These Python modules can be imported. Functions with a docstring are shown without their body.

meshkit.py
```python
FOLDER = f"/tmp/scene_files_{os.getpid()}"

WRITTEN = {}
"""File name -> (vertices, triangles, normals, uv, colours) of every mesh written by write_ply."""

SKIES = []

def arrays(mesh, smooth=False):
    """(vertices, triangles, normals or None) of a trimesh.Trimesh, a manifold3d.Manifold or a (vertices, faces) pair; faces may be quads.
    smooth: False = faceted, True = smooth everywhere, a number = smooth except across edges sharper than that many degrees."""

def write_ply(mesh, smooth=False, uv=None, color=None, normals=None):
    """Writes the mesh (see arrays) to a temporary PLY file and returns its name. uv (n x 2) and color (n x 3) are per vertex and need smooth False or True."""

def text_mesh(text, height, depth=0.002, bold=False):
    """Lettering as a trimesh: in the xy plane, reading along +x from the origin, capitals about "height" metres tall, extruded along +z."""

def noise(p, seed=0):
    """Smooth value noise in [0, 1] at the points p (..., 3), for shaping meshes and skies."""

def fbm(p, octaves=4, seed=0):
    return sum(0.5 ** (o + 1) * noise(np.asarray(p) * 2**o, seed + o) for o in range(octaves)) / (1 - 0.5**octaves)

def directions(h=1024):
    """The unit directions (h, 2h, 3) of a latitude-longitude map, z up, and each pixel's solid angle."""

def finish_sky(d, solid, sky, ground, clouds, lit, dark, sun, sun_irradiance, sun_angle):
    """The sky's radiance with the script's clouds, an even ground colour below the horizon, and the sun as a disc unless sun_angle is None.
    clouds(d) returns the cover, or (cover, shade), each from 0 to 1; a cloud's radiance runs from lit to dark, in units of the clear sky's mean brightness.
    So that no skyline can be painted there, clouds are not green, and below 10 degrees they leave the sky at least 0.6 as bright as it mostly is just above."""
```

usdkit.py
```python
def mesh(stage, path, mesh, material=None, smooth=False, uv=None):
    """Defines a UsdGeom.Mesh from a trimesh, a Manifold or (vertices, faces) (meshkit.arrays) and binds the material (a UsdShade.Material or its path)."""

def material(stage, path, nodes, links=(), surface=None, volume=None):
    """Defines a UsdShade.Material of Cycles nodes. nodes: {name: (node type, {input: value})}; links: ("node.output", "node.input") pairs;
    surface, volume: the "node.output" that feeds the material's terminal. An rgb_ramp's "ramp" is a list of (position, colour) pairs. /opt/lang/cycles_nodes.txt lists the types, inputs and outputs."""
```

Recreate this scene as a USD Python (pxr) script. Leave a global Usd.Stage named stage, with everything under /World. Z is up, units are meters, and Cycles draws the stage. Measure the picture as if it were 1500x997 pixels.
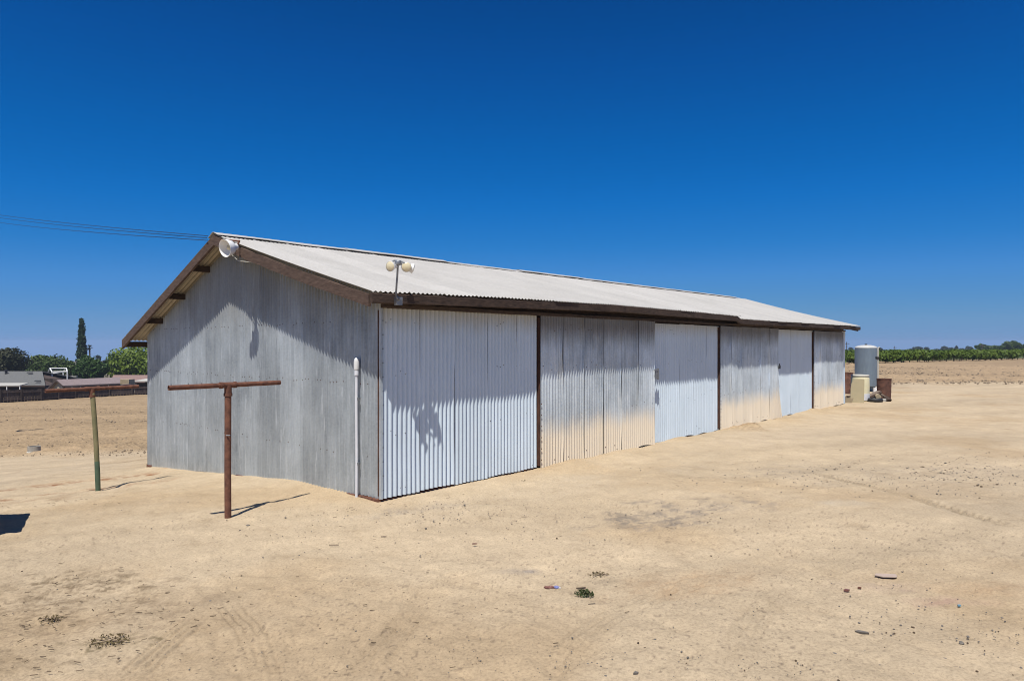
import math
import random
import numpy as np
import trimesh
from shapely.geometry import Polygon
import usdkit
from meshkit import fbm, noise
from pxr import Gf, Sdf, Usd, UsdGeom, UsdLux, UsdShade

stage = Usd.Stage.CreateInMemory()
UsdGeom.SetStageUpAxis(stage, UsdGeom.Tokens.z)
UsdGeom.SetStageMetersPerUnit(stage, 1.0)
UsdGeom.Xform.Define(stage, '/World')
UsdGeom.Scope.Define(stage, '/World/Looks')

# ------------------------------------------------------------------ camera
CAM_H = 2.0                      # eye height
FPX, CX, HY = 1010.0, 750.0, 505.0   # focal length, centre column and horizon row of the 1500 px wide photograph
cam = UsdGeom.Camera.Define(stage, '/World/camera')
cam.AddTranslateOp().Set(Gf.Vec3d(0, 0, CAM_H))
cam.AddRotateXOp().Set(90.0)
cam.CreateHorizontalApertureAttr(36.0)
cam.CreateVerticalApertureAttr(36.0 * 680 / 1024)
cam.CreateFocalLengthAttr(36.0 * FPX / 1500)
cam.CreateVerticalApertureOffsetAttr(36.0 * (HY - 498.5) / 1500)
cam.CreateClippingRangeAttr(Gf.Vec2f(0.05, 20000))
cam.CreateExposureAttr(0.62)

# ------------------------------------------------------------------ sky and sun
KX, KY = 0.1056, 0.4486          # metres a sunbeam travels sideways for each metre it drops
SUN = np.array([-KX, -KY, 1.0]); SUN /= np.linalg.norm(SUN)
ELEV, AZ = math.asin(SUN[2]), math.atan2(SUN[0], SUN[1])
_curve = {'r': [(0.0, 0.0), (0.10, 0.02), (0.125, 0.06), (0.17, 0.22), (0.231, 0.62), (0.434, 1.42), (0.61, 1.62), (1.0, 2.6), (4.0, 14.0)],
          'g': [(0.0, 0.0), (0.112, 0.61), (0.130, 0.80), (0.165, 1.12), (0.235, 1.62), (0.407, 2.60), (0.638, 3.15), (0.753, 3.10), (1.0, 4.2), (4.0, 18.0)],
          'b': [(0.0, 0.0), (0.246, 2.62), (0.283, 3.30), (0.352, 4.20), (0.462, 5.35), (0.68, 6.30), (0.807, 5.60), (1.0, 6.2), (4.0, 22.0)]}
# a clear, very dry polarised summer sky: the physical sky's channels are graded to a deep blue that pales towards the horizon
sky_nodes = {'tc': ('texture_coordinate', {}), 'lift': ('vector_math', {'math_type': 'maximum', 'vector2': (-2.0, -2.0, 0.004)}),
             'sky': ('sky_texture', {'sky_type': 'single_scattering', 'sun_disc': False, 'sun_elevation': ELEV, 'sun_rotation': AZ,
                                     'altitude': 100.0, 'air_density': 0.6, 'aerosol_density': 0.05, 'ozone_density': 6.0}),
             'sep': ('separate_color', {}), 'a1': ('mix_color', {'blend_type': 'add', 'fac': 1.0}), 'a2': ('mix_color', {'blend_type': 'add', 'fac': 1.0}),
             'bg': ('background_shader', {'strength': 0.065})}
sky_links = [('tc.generated', 'lift.vector1'), ('lift.vector', 'sky.vector'), ('sky.color', 'sep.color')]
for _k, _ch in enumerate('rgb'):
    sky_nodes['s' + _ch] = ('math', {'math_type': 'multiply', 'value2': 0.025})
    sky_nodes['c' + _ch] = ('rgb_ramp', {'ramp': [(x_ / 4, tuple(v_ if q_ == _k else 0.0 for q_ in range(3))) for x_, v_ in _curve[_ch]]})
    sky_links += [(f'sep.{_ch}', f's{_ch}.value1'), (f's{_ch}.value', f'c{_ch}.fac')]
sky_links += [('cr.color', 'a1.a'), ('cg.color', 'a1.b'), ('a1.result', 'a2.a'), ('cb.color', 'a2.b'), ('a2.result', 'bg.color')]
sky_mat = usdkit.material(stage, '/World/Looks/sky', sky_nodes, sky_links, surface='bg.background')
sky = UsdLux.DomeLight.Define(stage, '/World/sky')
UsdShade.MaterialBindingAPI.Apply(sky.GetPrim()).Bind(sky_mat)
sky.GetPrim().SetCustomDataByKey('kind', 'structure')
sun = UsdLux.DistantLight.Define(stage, '/World/sun')
sun.CreateIntensityAttr(1.02)
sun.CreateAngleAttr(0.5)
sun.CreateNormalizeAttr(True)
sun.CreateColorAttr(Gf.Vec3f(1.0, 0.95, 0.87))
_x = np.cross([0, 1, 0], SUN); _x /= np.linalg.norm(_x); _y = np.cross(SUN, _x)
sun.AddTransformOp().Set(Gf.Matrix4d(*_x, 0, *_y, 0, *SUN, 0, 0, 0, 30, 1))

# ------------------------------------------------------------------ naming helpers
_names = {}


def fresh(parent, name):
    k = (parent, name)
    n = _names.get(k, 0); _names[k] = n + 1
    return f'{parent}/{name}' if n == 0 else f'{parent}/{name}_{n:03d}'


def path_of(parent):
    return '/World' if parent is None else str(parent.GetPath())


def tag(p, label=None, cat=None, group=None, kind=None):
    for k, v in (('label', label), ('category', cat), ('group', group), ('kind', kind)):
        if v:
            p.SetCustomDataByKey(k, v)
    return p


def obj(name, mesh, mat, parent=None, smooth=False, **kw):
    m = usdkit.mesh(stage, fresh(path_of(parent), name), mesh, mat, smooth=smooth)
    return tag(m.GetPrim(), **kw)


def thing(name, label, cat, loc=(0, 0, 0), rotz=0.0, group=None):
    x = UsdGeom.Xform.Define(stage, fresh('/World', name))
    x.AddTranslateOp().Set(Gf.Vec3d(*map(float, loc)))
    if rotz:
        x.AddRotateZOp().Set(float(rotz))
    return tag(x.GetPrim(), label, cat, group)


# ------------------------------------------------------------------ mesh helpers
def cat(ms):
    return trimesh.util.concatenate(ms)


def box(sx, sy, sz, c=(0, 0, 0), rz=0.0, ry=0.0, rx=0.0):
    m = trimesh.creation.box([sx, sy, sz])
    if rx: m.apply_transform(trimesh.transformations.rotation_matrix(rx, [1, 0, 0]))
    if ry: m.apply_transform(trimesh.transformations.rotation_matrix(ry, [0, 1, 0]))
    if rz: m.apply_transform(trimesh.transformations.rotation_matrix(rz, [0, 0, 1]))
    m.apply_translation(c)
    return m


def tube(pts, r, n=12, cap=True):
    pts = np.asarray(pts, float)
    r = np.broadcast_to(np.asarray(r, float), len(pts))
    t = np.gradient(pts, axis=0); t /= np.linalg.norm(t, axis=1, keepdims=True)
    ref = np.array([0, 0, 1.0]) if abs(t[0][2]) < 0.9 else np.array([1.0, 0, 0])
    v, f = [], []
    for p, d, rr in zip(pts, t, r):
        a = np.cross(ref, d); a /= np.linalg.norm(a); b = np.cross(d, a)
        ang = np.arange(n) / n * 2 * np.pi
        v.append(p + rr * (np.cos(ang)[:, None] * a + np.sin(ang)[:, None] * b))
    for i in range(len(pts) - 1):
        for j in range(n):
            k = (j + 1) % n
            f += [[i * n + j, i * n + k, (i + 1) * n + k], [i * n + j, (i + 1) * n + k, (i + 1) * n + j]]
    v = np.vstack(v)
    if cap:
        c0 = len(v); v = np.vstack([v, pts[0], pts[-1]])
        last = (len(pts) - 1) * n
        for j in range(n):
            k = (j + 1) % n
            f += [[c0, k, j], [c0 + 1, last + j, last + k]]
    return trimesh.Trimesh(v, f, process=False)


def lathe(profile, n=24, axis=None, origin=(0, 0, 0)):
    """profile: (radius, height) pairs turned about z, then z turned to axis."""
    p = np.asarray(profile, float)
    ang = np.arange(n) / n * 2 * np.pi
    v = np.stack([p[:, None, 0] * np.cos(ang), p[:, None, 0] * np.sin(ang), np.repeat(p[:, 1:2], n, 1)], -1).reshape(-1, 3)
    f = []
    for i in range(len(p) - 1):
        for j in range(n):
            k = (j + 1) % n
            f += [[i * n + j, i * n + k, (i + 1) * n + k], [i * n + j, (i + 1) * n + k, (i + 1) * n + j]]
    m = trimesh.Trimesh(v, f, process=False)
    if axis is not None:
        m.apply_transform(trimesh.geometry.align_vectors([0, 0, 1], np.asarray(axis, float) / np.linalg.norm(axis)))
    m.apply_translation(origin)
    return m


def beam(p0, p1, wid, hei, up=(0, 0, 1), n=1, jit=0.0, seed=0, taper=None):
    """A board from p0 to p1 (centre line), wid across, hei along up; n cuts along it, edges worn by jit."""
    p0, p1, up = (np.asarray(q, float) for q in (p0, p1, up))
    d = p1 - p0; L = np.linalg.norm(d); d /= L
    s = np.cross(d, up); s /= np.linalg.norm(s); w = np.cross(s, d)
    rng = np.random.default_rng(seed)
    c = min(wid, hei) * 0.12
    ring = [(-wid / 2 + c, -hei / 2), (wid / 2 - c, -hei / 2), (wid / 2, -hei / 2 + c), (wid / 2, hei / 2 - c),
            (wid / 2 - c, hei / 2), (-wid / 2 + c, hei / 2), (-wid / 2, hei / 2 - c), (-wid / 2, -hei / 2 + c)]
    v, f = [], []
    for i in range(n + 1):
        q = p0 + d * L * i / n
        for a, b in ring:
            ja, jb = (rng.normal(0, jit, 2) if jit else (0, 0))
            v.append(q + s * (a + ja) + w * (b + jb))
    m = len(ring)
    for i in range(n):
        for j in range(m):
            k = (j + 1) % m
            f += [[i * m + j, (i + 1) * m + k, i * m + k], [i * m + j, (i + 1) * m + j, (i + 1) * m + k]]
    for j in range(1, m - 1):
        f += [[0, j, j + 1], [n * m, n * m + j + 1, n * m + j]]
    return trimesh.Trimesh(v, f, process=False)


def disc_cloud(n, seed):
    return np.random.default_rng(seed).random((n, 3))


# ------------------------------------------------------------------ the site: a = along the shed front, b = along its gable
U = np.array([0.66238, 0.74917]); G = np.array([-0.74917, 0.66238])
C0 = np.array([-1.67826, 8.78261])


def W(a, b, z=0.0):
    p = C0 + a * U + b * G
    return np.array([p[0], p[1], z])


def terrain(x, y):
    x, y = np.asarray(x, float), np.asarray(y, float)
    b = np.maximum((x - C0[0]) * G[0] + (y - C0[1]) * G[1], 0)
    s = 0.11 * (np.sqrt(b * b + 16) - 4)
    turn = np.clip((0.32 - np.arctan2(x, y)) / 0.6, 0, 1)        # the land falls away only on the left of the shed
    left = -5.5 * (1 - np.exp(-s / 5.5)) * turn * turn * (3 - 2 * turn)
    t = np.clip((np.hypot(x, y) - 72) / 120, 0, 1)
    k = np.clip((x / np.maximum(y, 1e-3) + 0.15) / 0.4, 0, 1) * (y > 0) + (y <= 0)
    far = (0.040 + (0.0095 - 0.040) * k) * np.maximum(np.hypot(x, y) - 108 - 34 * k, 0)
    far = 25 * (1 - np.exp(-far / 25))
    return left - 0.35 * t * t * (3 - 2 * t) * (x > 0) - far


def ray(px, py):
    return np.array([(px - CX) / FPX, 1.0, (HY - py) / FPX])


def ground_at(px, py):
    """Where the line of sight through a point of the photograph meets the ground."""
    d = ray(px, py); t = np.concatenate([np.arange(3, 60, 0.02), np.arange(60, 140, 0.2)])
    gap = CAM_H + d[2] * t - terrain(d[0] * t, d[1] * t)
    i = int(np.argmax(gap <= 0))
    return np.array([d[0] * t[i], d[1] * t[i], float(terrain(d[0] * t[i], d[1] * t[i]))])


def on_depth(px, py, Y):
    return ray(px, py) * Y + np.array([0, 0, CAM_H])


def on_front(px, py, b=0.0):
    d = ray(px, py); t = (b + C0 @ G) / (d[:2] @ G); p = d * t
    return float(p[:2] @ U - C0 @ U), p[2] + CAM_H


def on_gable(px, py, a=0.0):
    d = ray(px, py); t = (a + C0 @ U) / (d[:2] @ U); p = d * t
    return float(p[:2] @ G - C0 @ G), p[2] + CAM_H


# ------------------------------------------------------------------ materials
def mat(name, nodes, links, surface='p.BSDF', **kw):
    return usdkit.material(stage, '/World/Looks/' + name, nodes, links, surface=surface, **kw)


TONE = 0.68        # the colours below were read off the exposed picture; this brings them to albedo


def tone(c):
    return tuple(v * TONE for v in c)


def plain(name, col, rough=0.6, vary=0.25, scale=6.0, metallic=0.0, bump=0.0, col2=None, stretch=(1, 1, 1), spec=0.5, island=0.0):
    """A base colour broken up by noise between two tones, with fine relief."""
    c2 = tone(col2 if col2 is not None else tuple(c * (1 - vary) for c in col))
    col = tone(col)
    nodes = {'g': ('geometry', {}), 'm': ('mapping', {'scale': stretch}),
             'n': ('noise_texture', {'scale': scale, 'detail': 6.0, 'roughness': 0.65}),
             'r': ('rgb_ramp', {'ramp': [(0.3, c2), (0.68, col)]}),
             'oi': ('object_info', {}), 'mr': ('map_range', {'from_min': 0.0, 'from_max': 1.0, 'to_min': 0.9, 'to_max': 1.1}),
             'hv': ('hsv', {'hue': 0.5, 'saturation': 1.0, 'fac': 1.0}),
             'p': ('principled_bsdf', {'roughness': rough, 'metallic': metallic, 'specular_ior_level': spec})}
    links = [('g.position', 'm.vector'), ('m.vector', 'n.vector'), ('n.fac', 'r.fac'), ('oi.random', 'mr.value'), ('mr.result', 'hv.value'),
             ('r.color', 'hv.color'), ('hv.color', 'p.base_color')]
    if island:
        nodes['mr'] = ('map_range', {'from_min': 0.0, 'from_max': 1.0, 'to_min': 1 - island, 'to_max': 1 + island})
        links[3] = ('g.random_per_island', 'mr.value')
    if bump:
        nodes['b'] = ('bump', {'strength': 0.6, 'distance': bump})
        links += [('n.fac', 'b.height'), ('b.normal', 'p.normal')]
    return mat(name, nodes, links)


def sheet_metal(name, lo, hi, metallic, rough, dust_top=None, dust_bottom=None, rust=0.70, bright=0.0, vary=(0.9, 1.1)):
    """Weathered corrugated iron: spangle, rain streaks, rust spots, a tan foot and a dusty brown head with eave shade in its colour."""
    nodes = {
        'g': ('geometry', {}), 'xyz': ('separate_xyz', {}),
        'ms': ('mapping', {'scale': (9.0, 9.0, 0.55)}), 'st': ('noise_texture', {'scale': 1.6, 'detail': 5.0, 'roughness': 0.62}),
        'sp': ('noise_texture', {'scale': 30.0, 'detail': 3.0, 'roughness': 0.7}),
        'bl': ('noise_texture', {'scale': 1.1, 'detail': 5.0, 'roughness': 0.6}),
        'ad': ('math', {'math_type': 'multiply_add', 'value2': 0.34}), 'ad2': ('math', {'math_type': 'multiply_add', 'value2': 0.42}), 'half': ('math', {'math_type': 'multiply_add', 'value2': 0.20, 'value3': 0.07}),
        'r': ('rgb_ramp', {'ramp': [(0.36, lo), (0.50, tuple((a + b) / 2 for a, b in zip(lo, hi))), (0.66, hi)]}),
        'oi': ('object_info', {}), 'mr': ('map_range', {'from_min': 0.0, 'from_max': 1.0, 'to_min': vary[0], 'to_max': vary[1]}),
        'hv': ('hsv', {'hue': 0.5, 'saturation': 1.0, 'fac': 1.0}),
        'rn': ('noise_texture', {'scale': 5.5, 'detail': 8.0, 'roughness': 0.72}), 'rr': ('rgb_ramp', {'ramp': [(rust, (0, 0, 0)), (rust + 0.06, (1, 1, 1))]}),
        'rm': ('mix_color', {'b': (0.19, 0.105, 0.06)}),
        'mh': ('mapping', {'scale': (14.0, 14.0, 1.1)}), 'hn': ('noise_texture', {'scale': 1.5, 'detail': 6.0, 'roughness': 0.6}),
        'hr': ('rgb_ramp', {'ramp': [(0.585, (0, 0, 0)), (0.68, (bright, bright, bright))]}), 'hm': ('mix_color', {'b': (0.66, 0.70, 0.73)}),
        'p': ('principled_bsdf', {'roughness': rough}),
        'bm': ('bump', {'strength': 0.25, 'distance': 0.004}),
    }
    links = [('g.position', 'ms.vector'), ('ms.vector', 'st.vector'), ('g.position', 'sp.vector'), ('g.position', 'bl.vector'), ('g.position', 'rn.vector'), ('g.position', 'mh.vector'),
             ('mh.vector', 'hn.vector'), ('g.position', 'xyz.vector'),
             ('sp.fac', 'half.value1'), ('st.fac', 'ad.value1'), ('half.value', 'ad.value3'), ('bl.fac', 'ad2.value1'), ('ad.value', 'ad2.value3'), ('ad2.value', 'r.fac'),
             ('oi.random', 'mr.value'), ('mr.result', 'hv.value'), ('r.color', 'hv.color'), ('hv.color', 'hm.a'), ('hn.fac', 'hr.fac'), ('hr.color', 'hm.fac'),
             ('hm.result', 'rm.a'), ('rn.fac', 'rr.fac'), ('rr.color', 'rm.fac'), ('bl.fac', 'bm.height'), ('bm.normal', 'p.normal')]
    last = 'rm.result'
    met = ('value', {'value': metallic})
    nodes['met'] = met
    lastm = 'met.value'
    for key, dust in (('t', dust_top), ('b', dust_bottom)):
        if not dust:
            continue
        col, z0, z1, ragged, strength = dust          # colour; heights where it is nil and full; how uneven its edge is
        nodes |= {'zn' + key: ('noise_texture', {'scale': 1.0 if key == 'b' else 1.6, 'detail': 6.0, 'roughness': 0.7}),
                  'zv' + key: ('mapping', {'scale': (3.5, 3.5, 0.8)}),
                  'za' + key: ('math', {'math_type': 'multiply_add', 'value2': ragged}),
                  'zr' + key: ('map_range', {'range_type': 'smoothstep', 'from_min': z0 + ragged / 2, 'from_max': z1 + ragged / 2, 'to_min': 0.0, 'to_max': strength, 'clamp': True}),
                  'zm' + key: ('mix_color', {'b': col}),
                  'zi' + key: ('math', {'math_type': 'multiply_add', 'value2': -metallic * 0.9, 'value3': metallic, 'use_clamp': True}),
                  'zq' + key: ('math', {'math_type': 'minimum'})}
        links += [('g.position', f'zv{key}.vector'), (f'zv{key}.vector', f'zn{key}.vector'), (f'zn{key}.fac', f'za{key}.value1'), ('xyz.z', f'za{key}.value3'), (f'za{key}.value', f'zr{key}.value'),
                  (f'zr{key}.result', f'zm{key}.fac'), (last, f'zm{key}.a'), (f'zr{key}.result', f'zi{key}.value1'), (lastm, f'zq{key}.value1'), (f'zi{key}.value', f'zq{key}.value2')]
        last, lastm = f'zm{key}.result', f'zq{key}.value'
    links += [(last, 'p.base_color'), (lastm, 'p.metallic')]
    return mat(name, nodes, links)


SAND = (0.615, 0.49, 0.332)
M = {}
M['gable_iron'] = sheet_metal('gable_iron', (0.185, 0.21, 0.23), (0.47, 0.515, 0.54), 0.4, 0.36, dust_top=((0.15, 0.125, 0.085), 1.9, 2.9, 0.9, 0.5),  # brown head: shade below the rake painted into the metal colour
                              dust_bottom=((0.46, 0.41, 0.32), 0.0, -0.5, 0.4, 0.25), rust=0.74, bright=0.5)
M['grey_iron'] = sheet_metal('grey_iron', (0.22, 0.255, 0.285), (0.64, 0.71, 0.76), 0.4, 0.38, dust_top=((0.125, 0.095, 0.055), 1.85, 2.38, 0.35, 0.8),  # dusty brown head, deepened to carry the eave shade in its colour
                             dust_bottom=((0.73, 0.635, 0.49), 0.90, 0.42, 0.55, 0.92), rust=0.76, bright=0.7)  # tan tone rising from the door foot with a ragged edge
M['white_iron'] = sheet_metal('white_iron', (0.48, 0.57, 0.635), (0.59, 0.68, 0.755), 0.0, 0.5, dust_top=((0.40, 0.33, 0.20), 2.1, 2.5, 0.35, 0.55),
                              rust=0.82, bright=0.2, vary=(0.96, 1.04))
M['roof_iron'] = sheet_metal('roof_iron', (0.305, 0.295, 0.275), (0.395, 0.385, 0.365), 0.0, 0.7, rust=0.80, vary=(0.94, 1.04))
M['underside_iron'] = sheet_metal('underside_iron', (0.27, 0.24, 0.18), (0.40, 0.35, 0.27), 0.2, 0.6, rust=0.7)
M['dark_wood'] = plain('dark_wood', (0.115, 0.078, 0.058), 0.85, scale=3.0, stretch=(3, 3, 12), col2=(0.035, 0.026, 0.022), bump=0.01, spec=0.2)
M['rake_wood'] = plain('rake_wood', (0.175, 0.12, 0.093), 0.85, scale=3.5, stretch=(2.5, 2.5, 9), col2=(0.09, 0.06, 0.048), bump=0.01, spec=0.2)
M['post_wood'] = plain('post_wood', (0.16, 0.075, 0.05), 0.85, scale=4.0, stretch=(8, 8, 2), col2=(0.05, 0.03, 0.025), spec=0.2)
M['rust'] = plain('rust', (0.27, 0.12, 0.075), 0.85, scale=14.0, col2=(0.10, 0.045, 0.033), bump=0.004, spec=0.25)
M['drum_rust'] = plain('drum_rust', (0.27, 0.13, 0.09), 0.8, scale=7.0, col2=(0.085, 0.045, 0.037), bump=0.004, spec=0.25)
M['green_paint'] = plain('green_paint', (0.34, 0.29, 0.14), 0.75, scale=9.0, col2=(0.17, 0.17, 0.08), stretch=(1, 1, 0.5))
M['green_base'] = plain('green_base', (0.10, 0.17, 0.10), 0.7, scale=9.0, col2=(0.07, 0.11, 0.065))
M['conduit'] = plain('conduit', (0.98, 1.0, 1.04), 0.45, vary=0.12, scale=8.0)
M['lamp_white'] = plain('lamp_white', (1.05, 1.05, 1.02), 0.35, vary=0.1, scale=6.0)
M['lamp_cream'] = plain('lamp_cream', (0.98, 0.88, 0.60), 0.3, vary=0.12, scale=10.0)
M['grey_metal'] = plain('grey_metal', (0.38, 0.40, 0.42), 0.45, metallic=0.5, scale=10.0)
M['black'] = plain('black', (0.025, 0.025, 0.028), 0.6, scale=10.0)
M['tank_steel'] = plain('tank_steel', (0.33, 0.42, 0.50), 0.5, metallic=0.4, scale=2.5, vary=0.2, stretch=(4, 4, 0.8))
M['tank_top'] = plain('tank_top', (0.70, 0.70, 0.67), 0.6, vary=0.15)
M['cream_plastic'] = plain('cream_plastic', (0.95, 0.88, 0.58), 0.5, vary=0.12, scale=3.0)
M['tan_plastic'] = plain('tan_plastic', (0.50, 0.42, 0.25), 0.6, vary=0.15, scale=3.0)
M['old_timber'] = plain('old_timber', (0.34, 0.26, 0.19), 0.85, scale=8.0, col2=(0.14, 0.10, 0.075), bump=0.006, stretch=(2, 2, 6))
M['concrete'] = plain('concrete', (0.46, 0.43, 0.37), 0.9, scale=9.0, vary=0.25, bump=0.005)
M['tan_block'] = plain('tan_block', (0.52, 0.42, 0.27), 0.85, scale=6.0, vary=0.25)
M['fence_wood'] = plain('fence_wood', (0.135, 0.105, 0.092), 0.9, scale=1.2, col2=(0.055, 0.045, 0.042), stretch=(2, 2, 0.6), spec=0.1)
M['shingle'] = plain('shingle', (0.20, 0.205, 0.20), 0.9, scale=4.0, vary=0.3, stretch=(1, 1, 5))
M['mauve_roof'] = plain('mauve_roof', (0.34, 0.27, 0.27), 0.9, scale=3.0, vary=0.2)
M['pink_roof'] = plain('pink_roof', (0.34, 0.22, 0.19), 0.9, scale=4.0, vary=0.25, stretch=(1, 1, 4))
M['house_cream'] = plain('house_cream', (0.66, 0.58, 0.42), 0.8, vary=0.1)
M['house_dark'] = plain('house_dark', (0.10, 0.07, 0.06), 0.8, vary=0.2)
M['house_wall'] = plain('house_wall', (0.30, 0.22, 0.19), 0.8, vary=0.2)
M['pale_metal'] = plain('pale_metal', (0.72, 0.70, 0.62), 0.6, vary=0.15)
M['white_tube'] = plain('white_tube', (1.05, 1.05, 1.0), 0.5, vary=0.08)
M['bark'] = plain('bark', (0.16, 0.11, 0.08), 0.9, scale=6.0, vary=0.4)
M['wire'] = plain('wire', (0.02, 0.02, 0.025), 0.6)
M['pole_wood'] = plain('pole_wood', (0.13, 0.10, 0.08), 0.9, vary=0.3)
M['clod'] = plain('clod', (0.44, 0.34, 0.235), 0.95, scale=9.0, vary=0.35, island=0.2)
M['stone'] = plain('stone', (0.40, 0.355, 0.30), 0.85, scale=12.0, vary=0.5, island=0.4)
M['leaf_litter'] = plain('leaf_litter', (0.22, 0.14, 0.075), 0.9, scale=12.0, vary=0.5, island=0.4)
M['slab_pink'] = plain('slab_pink', (0.56, 0.44, 0.36), 0.9, scale=10.0, vary=0.2, bump=0.004)
M['wrapper_red'] = plain('wrapper_red', (0.30, 0.13, 0.10), 0.4, vary=0.3)
M['wrapper_blue'] = plain('wrapper_blue', (0.28, 0.30, 0.60), 0.35, vary=0.3)
M['blue_chip'] = plain('blue_chip', (0.20, 0.42, 0.55), 0.5, vary=0.2)
M['orange_stick'] = plain('orange_stick', (0.42, 0.19, 0.07), 0.8, vary=0.2)


def leaf(name, c1, c2):
    nodes = {'g': ('geometry', {}), 'r': ('rgb_ramp', {'ramp': [(0.0, tone(c1)), (1.0, tone(c2))]}),
             'n': ('noise_texture', {'scale': 0.5, 'detail': 2.0}), 'a': ('math', {'math_type': 'multiply_add', 'value2': 0.6}), 'm2': ('math', {'math_type': 'multiply', 'value2': 0.5}),
             'p': ('principled_bsdf', {'roughness': 0.55, 'specular_ior_level': 0.3}), 't': ('translucent_bsdf', {}), 'm': ('mix_closure', {'fac': 0.25})}
    links = [('g.random_per_island', 'a.value1'), ('g.position', 'n.vector'), ('n.fac', 'm2.value1'), ('m2.value', 'a.value3'), ('a.value', 'r.fac'),
             ('r.color', 'p.base_color'), ('r.color', 't.color'), ('p.BSDF', 'm.closure1'), ('t.BSDF', 'm.closure2')]
    return mat(name, nodes, links, surface='m.closure')


M['leaf_bright'] = leaf('leaf_bright', (0.10, 0.18, 0.012), (0.42, 0.52, 0.07))
M['leaf_dark'] = leaf('leaf_dark', (0.025, 0.07, 0.012), (0.12, 0.22, 0.035))
M['leaf_mid'] = leaf('leaf_mid', (0.045, 0.09, 0.016), (0.19, 0.27, 0.05))
M['leaf_cypress'] = leaf('leaf_cypress', (0.015, 0.045, 0.014), (0.08, 0.15, 0.045))
M['leaf_brown'] = leaf('leaf_brown', (0.02, 0.035, 0.012), (0.14, 0.125, 0.045))
M['leaf_vine'] = leaf('leaf_vine', (0.06, 0.12, 0.010), (0.34, 0.44, 0.06))
M['leaf_far'] = leaf('leaf_far', (0.04, 0.065, 0.045), (0.085, 0.12, 0.08))  # bluish distance haze mixed into the leaf colour
M['weed_dry'] = leaf('weed_dry', (0.16, 0.12, 0.05), (0.30, 0.23, 0.11))
M['weed'] = leaf('weed', (0.05, 0.08, 0.02), (0.13, 0.15, 0.05))


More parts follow.
